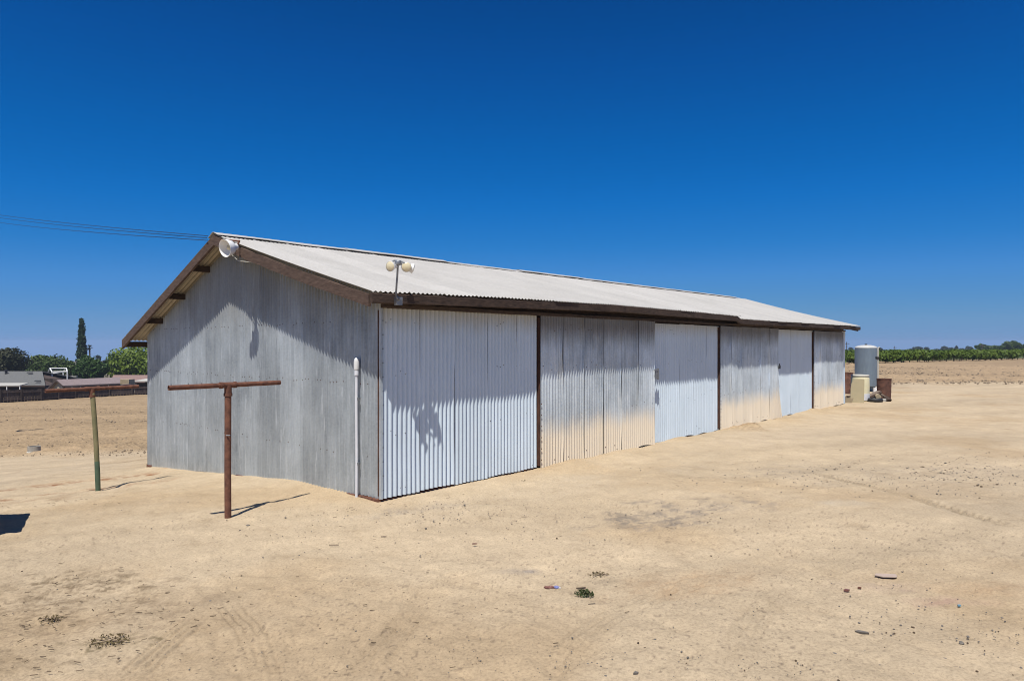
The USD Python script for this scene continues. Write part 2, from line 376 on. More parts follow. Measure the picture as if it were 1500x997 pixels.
def soil(name, speck, grain, fine, relief, grit):
    """Bare earth: the mesh carries its broad colour (dry sand, damp or oily patches, dead weeds); the shader adds grain, grit and fine relief."""
    nodes = {'at': ('attribute', {'attribute': 'soil'}), 'g': ('geometry', {}),
             'n1': ('noise_texture', {'scale': 2.2, 'detail': 8.0, 'roughness': 0.68}), 'n2': ('noise_texture', {'scale': fine, 'detail': 5.0, 'roughness': 0.75}),
             'r1': ('rgb_ramp', {'ramp': [(0.27, (0.78, 0.76, 0.73)), (0.42, (0.95, 0.945, 0.94)), (0.55, (1, 1, 1)), (0.74, (1.13, 1.12, 1.10))]}),
             'r2': ('rgb_ramp', {'ramp': [(0.34, (1 - grain,) * 3), (0.5, (1, 1, 1)), (0.66, (1 + grain * 0.45,) * 3)]}),
             'm1': ('mix_color', {'blend_type': 'multiply', 'fac': 1.0}), 'm2': ('mix_color', {'blend_type': 'multiply', 'fac': 1.0}),
             'v': ('voronoi_texture', {'scale': grit, 'randomness': 1.0}), 'vr': ('rgb_ramp', {'ramp': [(0.06, (1, 1, 1)), (0.13, (0, 0, 0))]}),
             'pn': ('noise_texture', {'scale': 0.9, 'detail': 4.0, 'roughness': 0.6}), 'pr': ('rgb_ramp', {'ramp': [(0.36, (0.12,) * 3), (0.64, (speck,) * 3)]}),
             'mk': ('math', {'math_type': 'multiply'}), 'm3': ('mix_color', {'b': (0.11, 0.09, 0.07)}),
             'hb': ('math', {'math_type': 'multiply_add', 'value2': 0.35}), 'b': ('bump', {'strength': 0.6, 'distance': relief}),
             'p': ('principled_bsdf', {'roughness': 0.95, 'specular_ior_level': 0.1})}
    links = [('g.position', 'n1.vector'), ('g.position', 'n2.vector'), ('g.position', 'v.vector'), ('g.position', 'pn.vector'), ('n1.fac', 'r1.fac'), ('n2.fac', 'r2.fac'),
             ('at.color', 'm1.a'), ('r1.color', 'm1.b'), ('m1.result', 'm2.a'), ('r2.color', 'm2.b'), ('v.distance', 'vr.fac'), ('pn.fac', 'pr.fac'),
             ('vr.color', 'mk.value1'), ('pr.color', 'mk.value2'), ('mk.value', 'm3.fac'), ('m2.result', 'm3.a'), ('m3.result', 'p.base_color'),
             ('n2.fac', 'hb.value1'), ('n1.fac', 'hb.value3'), ('hb.value', 'b.height'), ('b.normal', 'p.normal')]
    return mat(name, nodes, links)


M['yard_soil'] = soil('yard_soil', 0.8, 0.26, 45.0, 0.045, 15.0)
M['field_soil'] = soil('field_soil', 0.7, 0.42, 14.0, 0.09, 7.0)

# ------------------------------------------------------------------ ground: one polar sheet about the viewpoint, cut into the yard and the two ploughed fields
L0, L1 = ground_at(0, 671)[:2], ground_at(217, 661)[:2]
R0, R1 = ground_at(1300, 563)[:2], ground_at(1500, 560)[:2]
FENCE = [ground_at(px, py)[:2] for px, py in ((-40, 592.5), (0, 590.5), (60, 587), (110, 583.5), (160, 580.5), (225, 577.5), (290, 575))]


def beyond(p, q, x, y):
    d = (q - p) / np.linalg.norm(q - p)
    return (y - p[1]) * d[0] - (x - p[0]) * d[1]


def build_ground():
    th = np.concatenate([np.linspace(-42, 42, 1000), np.linspace(42.5, 317.5, 140)])
    th = np.radians(np.append(th, 318.0))
    rows = [np.linspace(0.3, 3.9, 26)]
    ys = np.concatenate([np.arange(1000, 700, -1.7), np.arange(700, 620, -0.8), np.arange(620, 560, -0.45), np.arange(560, 520, -0.4)])
    rows.append(CAM_H * FPX / (ys - HY)); rows.append(np.geomspace(138, 1500, 40))
    R = np.unique(np.concatenate(rows)); R = R[R > 0.2]
    nT, nR = len(th) - 1, len(R)
    th = th[:-1]
    x, y = (R[:, None] * np.sin(th)).ravel(), (R[:, None] * np.cos(th)).ravel()
    rr = np.hypot(x, y)
    z = terrain(x, y)
    P = np.stack([x, y, 0 * x], 1)
    wob = fbm(P * 0.35, 4, 3) - 0.5
    wob2 = fbm(P * 1.8, 3, 8) - 0.5
    left = beyond(L0, L1, x, y) + 1.6 * wob + 0.5 * wob2
    right = beyond(R0, R1, x, y) + 1.6 * wob + 0.4 * wob2
    isr = x > 6
    ff = np.where(isr, right, left)
    field = (ff > 0) & (y > 8)
    near = np.clip(1 - (rr - 5) / 60, 0, 1)
    # relief of the yard: soft lumps, wheel ruts, tyre tread
    lump = (fbm(P * 0.6, 4, 11) - 0.5) * 0.07 + (fbm(P * 3.5, 4, 12) - 0.5) * 0.045 * (rr < 40) + (fbm(P * 11, 3, 13) - 0.5) * 0.022 * (rr < 16)
    col = np.tile(np.array(SAND), (len(x), 1))
    big = fbm(P * 0.16, 4, 21)
    mid = fbm(P * 0.55, 5, 22)
    streak = fbm(np.stack([x * 0.35 + y * 0.1, y * 1.3 - x * 0.45, 0 * x], 1), 4, 23)
    warm = np.clip((mid - 0.52) * 5, 0, 1)[:, None]
    col = col * (1 - warm * 0.55) + np.array([0.56, 0.41, 0.245]) * warm * 0.5
    grey = np.clip((big - 0.55) * 5, 0, 1)[:, None]
    col = col * (1 - grey * 0.35) + np.array([0.47, 0.39, 0.285]) * grey * 0.35
    col *= (0.86 + 0.28 * streak)[:, None]

    fine = fbm(P * 9, 3, 24) - 0.5
    spk = np.clip((noise(P * 42, 25) - 0.80) * 9, 0, 1) * np.clip(fbm(P * 0.7, 3, 26) * 3.2 - 1.1, 0, 1) * (rr < 9)
    col *= (1.04 + 0.10 * fine * (rr < 30))[:, None]
    col = col * (1 - 0.55 * spk[:, None]) + np.array([0.20, 0.15, 0.11]) * 0.55 * spk[:, None]

    def patch(px, py, ra, rb, dirv, colr, k, seed, hard=2.2, freq=2.2):
        nonlocal col
        c = ground_at(px, py)[:2]
        d = np.array(dirv) / np.linalg.norm(dirv)
        u_, v_ = (x - c[0]) * d[0] + (y - c[1]) * d[1], -(x - c[0]) * d[1] + (y - c[1]) * d[0]
        q = np.sqrt((u_ / ra) ** 2 + (v_ / rb) ** 2)
        n = fbm(P * freq, 5, seed)
        near_ = q < 2.0
        st = np.zeros(len(x)); pp = np.stack([u_[near_] * freq * 2.2, v_[near_] * freq * 5.5, 0 * u_[near_]], 1)
        st[near_] = np.clip((fbm(pp, 4, seed + 100) - 0.46) * 7, 0.10 if hard > 3 else 0.5, 1)
        m = (np.clip((1.0 - q) * 1.2 + (n - 0.5) * hard * 0.7, 0, 1) * st)[:, None] * near_[:, None] * k
        col = col * (1 - m) + np.array(colr) * m

    H = (1, 0)
    patch(970, 752, 1.15, 0.5, (1, 0.45), (0.25, 0.215, 0.18), 0.75, 31, 4.2, 3.2)
    patch(1030, 742, 1.1, 0.5, (1, 0.3), (0.30, 0.26, 0.22), 0.6, 32, 4.0, 3.2)
    patch(985, 768, 0.7, 0.22, (1, 0.3), (0.33, 0.28, 0.23), 0.6, 53, 4.0, 4)
    patch(905, 765, 0.6, 0.2, (1, 0.4), (0.36, 0.31, 0.25), 0.5, 54, 4.0, 4)
    patch(760, 838, 0.28, 0.1, (1, 0.3), (0.34, 0.31, 0.29), 0.6, 33, 2.6, 6)
    patch(110, 858, 0.9, 0.42, (1, 0.15), (0.20, 0.145, 0.085), 0.7, 34, 4.8, 6)
    patch(50, 890, 0.9, 0.5, (1, 0.15), (0.25, 0.18, 0.11), 0.6, 35, 4.8, 6)
    patch(180, 905, 0.9, 0.4, (1, 0.25), (0.32, 0.235, 0.15), 0.5, 55, 4.6, 6)
    patch(175, 940, 0.42, 0.12, (1, 0.35), (0.15, 0.12, 0.06), 0.8, 36, 4.6, 9)
    patch(250, 900, 0.9, 0.35, (1, 0.3), (0.38, 0.29, 0.19), 0.5, 37, 3.0, 4)
    patch(20, 970, 0.5, 0.3, H, (0.28, 0.21, 0.13), 0.5, 38, 3.4, 5)
    patch(70, 712, 2.6, 0.30, (1, 0.62), (0.32, 0.145, 0.065), 0.9, 39, 4.6, 2.6)
    patch(125, 718, 2.2, 0.26, (1, 0.62), (0.34, 0.165, 0.08), 0.85, 40, 4.6, 2.8)
    patch(180, 697, 1.6, 0.3, (1, 0.62), (0.42, 0.24, 0.12), 0.7, 56, 4.2, 2.4)
    patch(30, 736, 2.0, 0.4, (1, 0.5), (0.42, 0.30, 0.19), 0.55, 41, 3.2, 1.8)
    patch(600, 748, 0.9, 0.25, (1, 0.7), (0.40, 0.34, 0.27), 0.55, 42, 3.4, 6)
    patch(1250, 740, 0.5, 0.2, H, (0.62, 0.54, 0.42), 0.7, 43, 1.4, 3)
    patch(1200, 690, 2.6, 1.0, H, (0.47, 0.39, 0.29), 0.5, 44, 3.4, 2)
    patch(1420, 690, 1.8, 0.8, H, (0.44, 0.37, 0.28), 0.45, 45, 3.4, 2)
    patch(1000, 860, 0.8, 0.35, (1, 0.5), (0.52, 0.36, 0.215), 0.6, 46, 2.4, 3)
    patch(1120, 640, 6.0, 1.2, (1, 0.8), (0.66, 0.53, 0.38), 0.45, 47, 1.8, 1)
    patch(820, 712, 3.2, 0.7, (1, 0.9), (0.68, 0.56, 0.405), 0.5, 57, 1.6, 1)
    patch(1250, 625, 6.0, 1.5, (1, 0.6), (0.67, 0.545, 0.39), 0.45, 58, 1.8, 0.7)
    patch(1300, 860, 0.5, 0.2, H, (0.54, 0.41, 0.31), 0.5, 48, 2.0, 4)
    patch(390, 700, 1.6, 0.7, (-1, 0.9), (0.66, 0.53, 0.37), 0.6, 49, 1.6, 1)
    patch(880, 850, 0.5, 0.15, (1, 2), (0.40, 0.32, 0.22), 0.5, 50, 3.4, 6)
    patch(1390, 880, 0.4, 0.12, H, (0.55, 0.37, 0.29), 0.6, 51, 2.4, 5)
    patch(1440, 865, 0.6, 0.25, H, (0.55, 0.38, 0.23), 0.55, 52, 2.4, 4)

    def track(pts, width, n, depth, seed, tread=0.0):
        nonlocal lump, col
        q = np.array([ground_at(*p)[:2] for p in pts])
        t = np.linspace(0, 1, len(q)); tt = np.linspace(0, 1, 60)
        c = np.stack([np.polyval(np.polyfit(t, q[:, k], min(3, len(q) - 1)), tt) for k in (0, 1)], 1)
        lo, hi = c.min(0) - width, c.max(0) + width
        sel = np.nonzero((x > lo[0]) & (x < hi[0]) & (y > lo[1]) & (y < hi[1]))[0]
        if not len(sel):
            return
        best = np.full(len(sel), 9.0); side = np.zeros(len(sel)); along = np.zeros(len(sel)); acc = 0.0
        for i in range(len(c) - 1):
            d = c[i + 1] - c[i]; L = np.linalg.norm(d); d = d / L
            rx, ry = x[sel] - c[i][0], y[sel] - c[i][1]
            tl = np.clip(rx * d[0] + ry * d[1], 0, L)
            dist = np.hypot(rx - tl * d[0], ry - tl * d[1]); s = rx * d[1] - ry * d[0]
            w = dist < best
            best[w] = dist[w]; side[w] = s[w]; along[w] = acc + tl[w]; acc += L
        env = np.clip((width / 2 - best) / (width * 0.12), 0, 1) * np.clip(fbm(P[sel] * 1.3, 3, seed) * 3 - 0.75, 0, 1)
        ends = np.clip(np.minimum(along, acc - along) / (0.15 * acc), 0, 1)
        env = env * ends
        lump[sel] += env * (depth * 0.6 * np.cos(side / width * n * 2 * np.pi) - depth * 0.5)
        if tread:
            lump[sel] += env * tread * np.sign(np.sin(along * 2 * np.pi / 0.07 + 3 * np.sign(side)))
        col[sel] *= (1 - env * min(0.30, 0.05 + depth * 4))[:, None]

    track([(180, 1000), (240, 945), (300, 900), (360, 862)], 0.24, 4, 0.014, 61)
    track([(395, 1010), (375, 940), (352, 905), (330, 880)], 0.22, 4, 0.012, 62)
    track([(1180, 690), (1290, 715), (1390, 745), (1510, 778)], 0.20, 2, 0.045, 63, 0.006)
    track([(520, 1000), (570, 940), (620, 880), (650, 830)], 0.30, 5, 0.007, 64)
    track([(930, 690), (1050, 700), (1180, 690), (1330, 660)], 0.3, 3, 0.012, 65)
    track([(1040, 700), (1160, 712), (1260, 705), (1400, 690)], 0.3, 3, 0.012, 66)
    track([(1060, 1000), (1110, 900), (1230, 830), (1500, 770)], 0.26, 4, 0.006, 67)
    track([(820, 960), (900, 900), (1000, 860), (1110, 835)], 0.26, 4, 0.010, 68)
    track([(0, 690), (90, 682), (160, 677), (230, 672)], 0.5, 2, 0.025, 69)
    track([(0, 705), (90, 695), (160, 688), (230, 682)], 0.5, 2, 0.025, 70)
    # sand banked up against the walls
    a_, b_ = (x - C0[0]) * U[0] + (y - C0[1]) * U[1], (x - C0[0]) * G[0] + (y - C0[1]) * G[1]
    dwall = np.where((b_ > -0.2) & (b_ < 7.6), -a_, 9.0)
    bank = np.exp(-np.maximum(dwall, 0) / 0.55) * (dwall > -0.3) * (0.03 + 0.05 * fbm(P * 0.9, 3, 71)) * np.clip(b_ * 0.5, 0, 1)
    dfr = np.where((a_ > 0) & (a_ < 20), -b_, 9.0)
    bank2 = np.exp(-np.maximum(dfr, 0) / 0.4) * (dfr > -0.3) * (0.17 * np.clip(fbm(P * 1.1, 4, 72) - 0.36, 0, 1)) * np.clip(a_ / 4, 0, 1)
    lump = lump * (1 - 0.8 * np.clip(1 - np.minimum(np.abs(dwall), np.abs(dfr)) / 0.3, 0, 1))
    zy = z + lump * np.clip(rr / 3, 0.2, 1) + bank + bank2
    # the fields: disc-harrowed clods in long low ridges
    ridge = fbm(np.stack([x * 0.12, (y + 0.25 * x) * 0.9, 0 * x], 1), 4, 81)
    clod = fbm(P * 2.2, 4, 82)
    fz = z + np.clip(ff / 1.5, 0, 1) * ((ridge - 0.5) * 0.16 + np.clip(clod - 0.45, 0, 1) * 0.30) * np.where(rr > 80, 0.5, 1) + 0.02
    fcol = np.where(isr[:, None], np.array([0.47, 0.345, 0.215]), np.array([0.47, 0.345, 0.21])) * (0.72 + 0.5 * ridge * 1.0 + 0.10 * (clod - 0.5))[:, None]
    fcol *= (0.88 + 0.24 * fbm(P * 0.05, 3, 83))[:, None]
    blend = np.clip(ff / 1.2 + 0.1, 0, 1)[:, None]
    zz = np.where(ff > 0, fz, zy)
    zz = np.where((ff > 0) & (ff < 0.8), zy * (1 - ff / 0.8) + fz * ff / 0.8, zz)
    cc = np.where(field[:, None], col * (1 - blend) + fcol * blend, col)
    # beyond the fence and the vines the land is green and brown
    vp, vq = ground_at(1225, 534)[:2], ground_at(1512, 526.5)[:2]
    far = np.clip(np.where(isr, beyond(vp, vq, x, y) / 4 - 0.5, (rr - 100) / 15), 0, 1)[:, None]
    cc = cc * (1 - far) + np.where(isr[:, None], np.array([0.10, 0.13, 0.05]), np.array([0.20, 0.17, 0.10])) * far
    cc = cc * 0.655
    V = np.stack([x, y, zz], 1)
    i, j = np.meshgrid(np.arange(nR - 1), np.arange(nT), indexing='ij')
    k = (j + 1) % nT
    A, B, Cq, D = i * nT + j, i * nT + k, (i + 1) * nT + k, (i + 1) * nT + j
    F = np.concatenate([np.stack([A, B, Cq], -1).reshape(-1, 3), np.stack([A, Cq, D], -1).reshape(-1, 3)])
    F = F[:, ::-1]
    inner = len(V); V = np.vstack([V, [0, 0, 0]]); cc = np.vstack([cc, SAND]); field = np.append(field, False); isr = np.append(isr, False)
    F = np.vstack([F, np.stack([np.full(nT, inner), (np.arange(nT) + 1) % nT, np.arange(nT)], -1)])
    n = np.zeros_like(V); fn = np.cross(V[F[:, 1]] - V[F[:, 0]], V[F[:, 2]] - V[F[:, 0]])
    if fn[:, 2].mean() < 0:
        F = F[:, ::-1]; fn = -fn
    for q in range(3):
        np.add.at(n, F[:, q], fn)
    n /= np.maximum(np.linalg.norm(n, axis=1, keepdims=True), 1e-20)
    fv = field[F].all(1)
    rv = isr[F].any(1)
    for name, selF, m_ in (('ground', ~fv, 'yard_soil'), ('ploughed_field', fv & ~rv, 'field_soil'), ('ploughed_field', fv & rv, 'field_soil')):
        idx, inv = np.unique(F[selF], return_inverse=True)
        pm = usdkit.mesh(stage, fresh('/World', name), (V[idx], inv.reshape(-1, 3)), M[m_])
        pm.CreateNormalsAttr(n[idx].astype(np.float32).tolist()); pm.SetNormalsInterpolation('vertex')
        from pxr import Vt
        UsdGeom.PrimvarsAPI(pm).CreatePrimvar('soil', Sdf.ValueTypeNames.Color3fArray, 'vertex').Set(Vt.Vec3fArray.FromNumpy(cc[idx].astype(np.float32)))
        tag(pm.GetPrim(), kind='structure')


build_ground()

# ------------------------------------------------------------------ the shed
A0, A1, BW = 0.0, 19.56, 7.40            # wall corners
OV, EA, EAL, AEND = 0.335, 0.280, 0.32, 20.35   # overhangs, roof end
BR, ZR, ZL = 3.80, 3.765, 2.10           # ridge place and height, height of the low eave
CUT = 10.38                              # where the front roof edge steps down


def z_eave(a):
    return np.where(a < CUT, np.interp(a, [-0.4, 0, 2, 5, 8, CUT], [2.655, 2.66, 2.70, 2.722, 2.71, 2.685]), np.interp(a, [CUT, 14, 20.4], [2.625, 2.63, 2.655]))


def roof_z(a, b):
    """Height of the roof's middle surface."""
    a, b = np.asarray(a, float), np.asarray(b, float)
    ze = z_eave(a)
    t = np.clip((BR - b) / (BR + EA), -0.1, 1.1)
    front = ZR + (ze - ZR) * t - 0.035 * np.sin(np.clip(t, 0, 1) * np.pi) * (0.6 + 0.4 * np.sin(a * 0.7))
    tl = (b - BR) / (BW + EAL - BR)
    return np.where(b <= BR, front, ZR + (ZL - ZR) * tl)


shed = thing('corrugated_shed', 'long low galvanised shed with pale gable roof and six sliding doors', 'shed', W(0, 0, 0), math.degrees(math.atan2(U[1], U[0])))
# in the shed's own frame x runs along the front (a) and y along the gable (b)


def wall_sheet(s0, s1, pitch, amp, zb, zt, frame, seed, rows=14, cpp=8, lift=0.006, skew=None, tilt=0.0, slit=0.0, crest=1.0):
    """One corrugated sheet standing on a wall. zb(s), zt(s): its foot and head. frame(s, n, z) places it in the shed."""
    rng = np.random.default_rng(seed)
    ns = max(6, int(round((s1 - s0) / pitch * cpp)))
    s = np.linspace(s0, s1, ns + 1)
    tz = np.linspace(0, 1, rows + 1)
    S, T = np.meshgrid(s, tz)
    Z = zb(S) * (1 - T) + zt(S) * T
    N = amp * (2 * (0.5 + 0.5 * np.cos((S - s0) / pitch * 2 * np.pi + 0.3)) ** crest - 1)     # crest > 1: narrow ridges, < 1: narrow furrows
    e = np.clip(1 - (s1 - S) / (pitch * 1.4), 0, 1)           # the free edge of the lap stands off and waves
    wave = np.clip(noise(np.stack([T * 5 + seed, T * 0 + 0.5, T * 0], -1), seed) * 1.6 - 0.35, 0, 1.2)
    N = N + lift * (0.35 + wave) * e * e * 1.6 + 0.004 * (fbm(np.stack([S * 1.5, Z * 1.5, S * 0 + seed * 0.37], -1), 3, seed) - 0.5) * 2
    N = N + rng.normal(0, 0.0015)
    if slit:
        gap = slit * np.clip(noise(np.stack([T * 4 + seed * 0.7, T * 0 + 0.2, T * 0], -1), seed + 5) * 2.2 - 0.6, 0, 1.3)
        S = S - gap * np.clip(1 - (s1 - S) / (pitch * 2.5), 0, 1)
    S = S + tilt * (T - 0.5)
    if skew:
        S, N = skew(S, N, Z, T)
    v = frame(S, N, Z).reshape(-1, 3)
    i, j = np.meshgrid(np.arange(rows), np.arange(ns), indexing='ij')
    a = i * (ns + 1) + j
    return v, np.stack([a, a + 1, a + ns + 2, a + ns + 1], -1).reshape(-1, 4)


def front_frame(off):
    return lambda S, N, Z: np.stack([S, -(N + off), Z], -1)


def gable_frame(a, sign):
    return lambda S, N, Z: np.stack([a + sign * N, S, Z], -1)


def ground_front(s, b=0.0):
    p = C0 + np.multiply.outer(s, U) + b * G
    return terrain(p[..., 0], p[..., 1])


# gable wall
gw = obj('gable_wall', beam((0.05, 0.1, 1.5), (0.05, BW - 0.1, 1.5), 0.04, 0.09), M['dark_wood'], shed)
for bb in np.linspace(0.12, BW - 0.12, 7):
    obj('stud', box(0.09, 0.09, 2.9, (0.12, bb, float(roof_z(0, bb)) - 1.60)), M['dark_wood'], gw)
nsh = 12
for i in range(nsh):
    b0, b1 = i * BW / nsh, (i + 1) * BW / nsh
    gz = lambda s: np.interp(s, [0, 2.4, 4.1, 7.4], [0.035, -0.03, -0.15, -0.43]) + 0.012 * np.sin(s * 5 + i)
    # the lap edge faces the near corner, so the strip runs from its far side
    fr = lambda S, N, Z, b0=b0, b1=b1: np.stack([-N, b0 + b1 - S, Z], -1)
    zbm = lambda S, b0=b0, b1=b1: gz(b0 + b1 - S)
    ztm = lambda S, b0=b0, b1=b1: roof_z(0, b0 + b1 - S) - 0.035
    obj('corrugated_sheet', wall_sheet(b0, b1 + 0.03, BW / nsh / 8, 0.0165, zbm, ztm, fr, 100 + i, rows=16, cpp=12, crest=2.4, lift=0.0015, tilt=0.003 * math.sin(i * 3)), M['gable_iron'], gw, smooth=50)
gn = []
rng = np.random.default_rng(333)
for zz in (0.55, 1.5, 2.3):
    for q in range(96):
        bb = (q + 0.92) * BW / 96
        if rng.random() < 0.4 and zz < float(roof_z(0, bb)) - 0.25:
            gn.append(trimesh.creation.icosphere(1, 0.0075).apply_translation((-0.017, BW - bb, zz + rng.normal(0, 0.012))))
obj('nail', cat(gn), M['post_wood'], gw, kind='stuff')
sill = [beam((-0.012, p, float(np.interp(p, [0, 2.4, 4.1, 7.4], [-0.005, -0.075, -0.195, -0.48]))), (-0.012, q, float(np.interp(q, [0, 2.4, 4.1, 7.4], [-0.005, -0.075, -0.195, -0.48]))), 0.04, 0.09, n=4, jit=0.004, seed=int(p * 10))
        for p, q in zip(np.linspace(0.0, BW, 9)[:-1], np.linspace(0.0, BW, 9)[1:])]
obj('sill_board', cat(sill), M['rust'], gw)
obj('corner_rust_plate', beam((-0.026, BW - 0.22, -0.47), (-0.026, BW + 0.01, -0.47), 0.012, 0.20, n=6, jit=0.010, seed=5), M['rust'], gw)
# back gable, low side wall and inner face of the front, each of its own sheets
bw = obj('back_gable_wall', beam((A1 - 0.06, 0.1, 1.5), (A1 - 0.06, BW - 0.1, 1.5), 0.05, 0.10), M['dark_wood'], shed)
for bb in np.linspace(0.12, BW - 0.12, 7):
    obj('stud', box(0.09, 0.09, 2.9, (A1 - 0.14, bb, float(roof_z(A1, bb)) - 1.60)), M['dark_wood'], bw)
for i in range(nsh):
    b0, b1 = i * BW / nsh, (i + 1) * BW / nsh
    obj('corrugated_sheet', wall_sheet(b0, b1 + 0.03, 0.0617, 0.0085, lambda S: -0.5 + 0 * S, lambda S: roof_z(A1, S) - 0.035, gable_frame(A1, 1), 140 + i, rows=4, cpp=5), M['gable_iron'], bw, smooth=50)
lw = obj('low_side_wall', beam((0.1, BW - 0.06, 1.0), (A1 - 0.1, BW - 0.06, 1.0), 0.05, 0.10), M['dark_wood'], shed)
for aa in np.linspace(0.12, A1 - 0.12, 9):
    obj('stud', box(0.09, 0.09, 2.5, (aa, BW - 0.14, 0.78)), M['dark_wood'], lw)
for i in range(24):
    a0, a1 = i * A1 / 24, (i + 1) * A1 / 24
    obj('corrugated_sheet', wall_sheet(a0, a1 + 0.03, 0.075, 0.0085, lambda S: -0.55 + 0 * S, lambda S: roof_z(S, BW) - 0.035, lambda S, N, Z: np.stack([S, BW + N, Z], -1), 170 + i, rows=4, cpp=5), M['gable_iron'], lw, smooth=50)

# front: posts, header, rail
obj('corner_post', beam((0.07, 0.065, 0.0), (0.06, 0.065, 2.62), 0.07, 0.07, up=(1, 0, 0), n=8, jit=0.003, seed=3), M['dark_wood'], shed)
obj('header_board', beam((0.02, 0.10, 2.52), (A1 - 0.05, 0.10, 2.50), 0.05, 0.24, n=30, jit=0.004, seed=4), M['dark_wood'], shed)
obj('door_rail', beam((0.0, -0.045, 2.50), (A1 - 0.12, -0.045, 2.478), 0.10, 0.05, n=40, jit=0.004, seed=5), M['dark_wood'], shed)
obj('base_beam', beam((0.02, 0.045, -0.005), (A1 - 0.05, 0.045, -0.01), 0.07, 0.06, n=40, jit=0.006, seed=6), M['rust'], shed)

edges = [on_front(px, 600)[0] for px in (560.5, 784.0, 786.8, 956.0, 953.0, 1050.5, 1050.6, 1137.0, 1135.5, 1188.5, 1188.6, 1231.0)]
doors = [(0.004, edges[1], 'white'), (3.135, edges[3] - 0.08, 'grey'), (edges[4] - 0.10, edges[5] + 0.05, 'white'),
         (edges[6], 13.36, 'grey'), (13.20, edges[9] + 0.05, 'white'), (edges[10], 19.20, 'grey')]
for di, (s0, s1, kind) in enumerate(doors):
    off = 0.005 if kind == 'white' else 0.072
    zt0 = 2.475 if di < 2 else 2.44 if di < 4 else 2.425
    foot = 0.035 if di == 0 else 0.02
    fb = -(off - 0.047)
    fw = 0.05
    D = obj('sliding_door', cat([beam((s0 + 0.03, fb, foot + 0.03), (s0 + 0.03, fb, zt0 - 0.03), fw, 0.055, up=(1, 0, 0)), beam((s1 - 0.03, fb, foot + 0.03), (s1 - 0.03, fb, zt0 - 0.03), fw, 0.055, up=(1, 0, 0))] +
                                [beam((s0 + 0.06, fb, zz), (s1 - 0.06, fb, zz), fw - 0.004, 0.09) for zz in (0.10, 0.85, 1.62, 2.36)]), M['post_wood'], shed,
             label=('white painted corrugated sliding door' if kind == 'white' else 'bare galvanised sliding door with tan foot'))
    n = max(1, int(round((s1 - s0) / 0.60)))
    cuts = np.linspace(s0, s1, n + 1)
    if di == 0:
        cuts = np.array([s0, 0.643, 1.281, 1.96, 2.625, s1])
        n = 5
    nails = []
    rng = np.random.default_rng(700 + di)
    for i in range(n):
        c0, c1 = cuts[i], cuts[i + 1]
        pitch = (c1 - c0) / max(3, round((c1 - c0) / 0.0755))
        jag = rng.normal(0, 0.006)
        zb = lambda S, jag=jag, di=di: foot + jag + 0.012 * np.sin(S * 9 + di) * (0.3 if di == 0 else 1)
        zt = lambda S, jag=jag: zt0 + jag * 0.5 + 0 * S
        skew = None
        if di == 3 and i == n - 1:      # the last sheet is kicked out and curls away at its foot
            def skew(S, N, Z, T, c0=c0, c1=c1):
                k = np.clip((0.95 - Z) / 0.95, 0, 1) * np.clip((S - c0) / (c1 - c0), 0, 1)
                return S + 0.16 * k, N * (1 - 0.5 * k) + 0.05 * k
        last = i == n - 1
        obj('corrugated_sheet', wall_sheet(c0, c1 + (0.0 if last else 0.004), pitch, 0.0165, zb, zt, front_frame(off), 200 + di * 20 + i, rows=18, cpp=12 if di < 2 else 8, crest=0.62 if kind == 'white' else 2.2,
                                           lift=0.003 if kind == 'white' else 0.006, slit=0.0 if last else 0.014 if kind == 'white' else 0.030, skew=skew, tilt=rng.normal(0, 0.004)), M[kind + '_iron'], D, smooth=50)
        for zz in (0.14, 0.86, 1.63, 2.30):
            for q in range(int((c1 - c0) / pitch)):
                if rng.random() < (0.34 if di == 0 else 0.2):
                    nails.append(trimesh.creation.icosphere(1, 0.0085 if di < 2 else 0.0078).apply_translation((c0 + (q + 0.95) * pitch - 0.0036, -(off + 0.010), zz + rng.normal(0, 0.035))))
    for k in range(13 if kind == 'white' else 6):
        nails.append(trimesh.creation.icosphere(1, 0.009).apply_translation((s0 + 0.025, -(off + 0.009), 0.15 + k * 0.18)))
    obj('nail', cat(nails), M['black'] if kind == 'white' else M['post_wood'], D, kind='stuff')
    if di == 1:
        hx = s1 + 0.03
        obj('handle', cat([box(0.09, 0.02, 0.20, (hx, -0.115, 1.42)), box(0.14, 0.015, 0.03, (hx - 0.02, -0.125, 1.50)), box(0.03, 0.03, 0.22, (hx + 0.055, -0.12, 1.42))]), M['grey_metal'], D)
    if di == 3:
        obj('padlock', cat([box(0.10, 0.03, 0.09, (s1 + 0.01, -0.115, 1.40)), tube([(s1 - 0.02, -0.115, 1.44), (s1 - 0.02, -0.115, 1.49), (s1 + 0.03, -0.115, 1.49), (s1 + 0.03, -0.115, 1.44)], 0.008, 6),
                            box(0.05, 0.02, 0.24, (s1 + 0.07, -0.02, 1.34))]), M['black'], D)
ct = wall_sheet(19.215, A1, 0.085, 0.006, lambda S: 0.02 + 0 * S, lambda S: 2.47 + 0 * S, front_frame(0.03), 390, rows=6, cpp=6)
obj('corner_trim', ct, M['white_iron'], shed, smooth=50)

# roof
PITCH = 0.0755


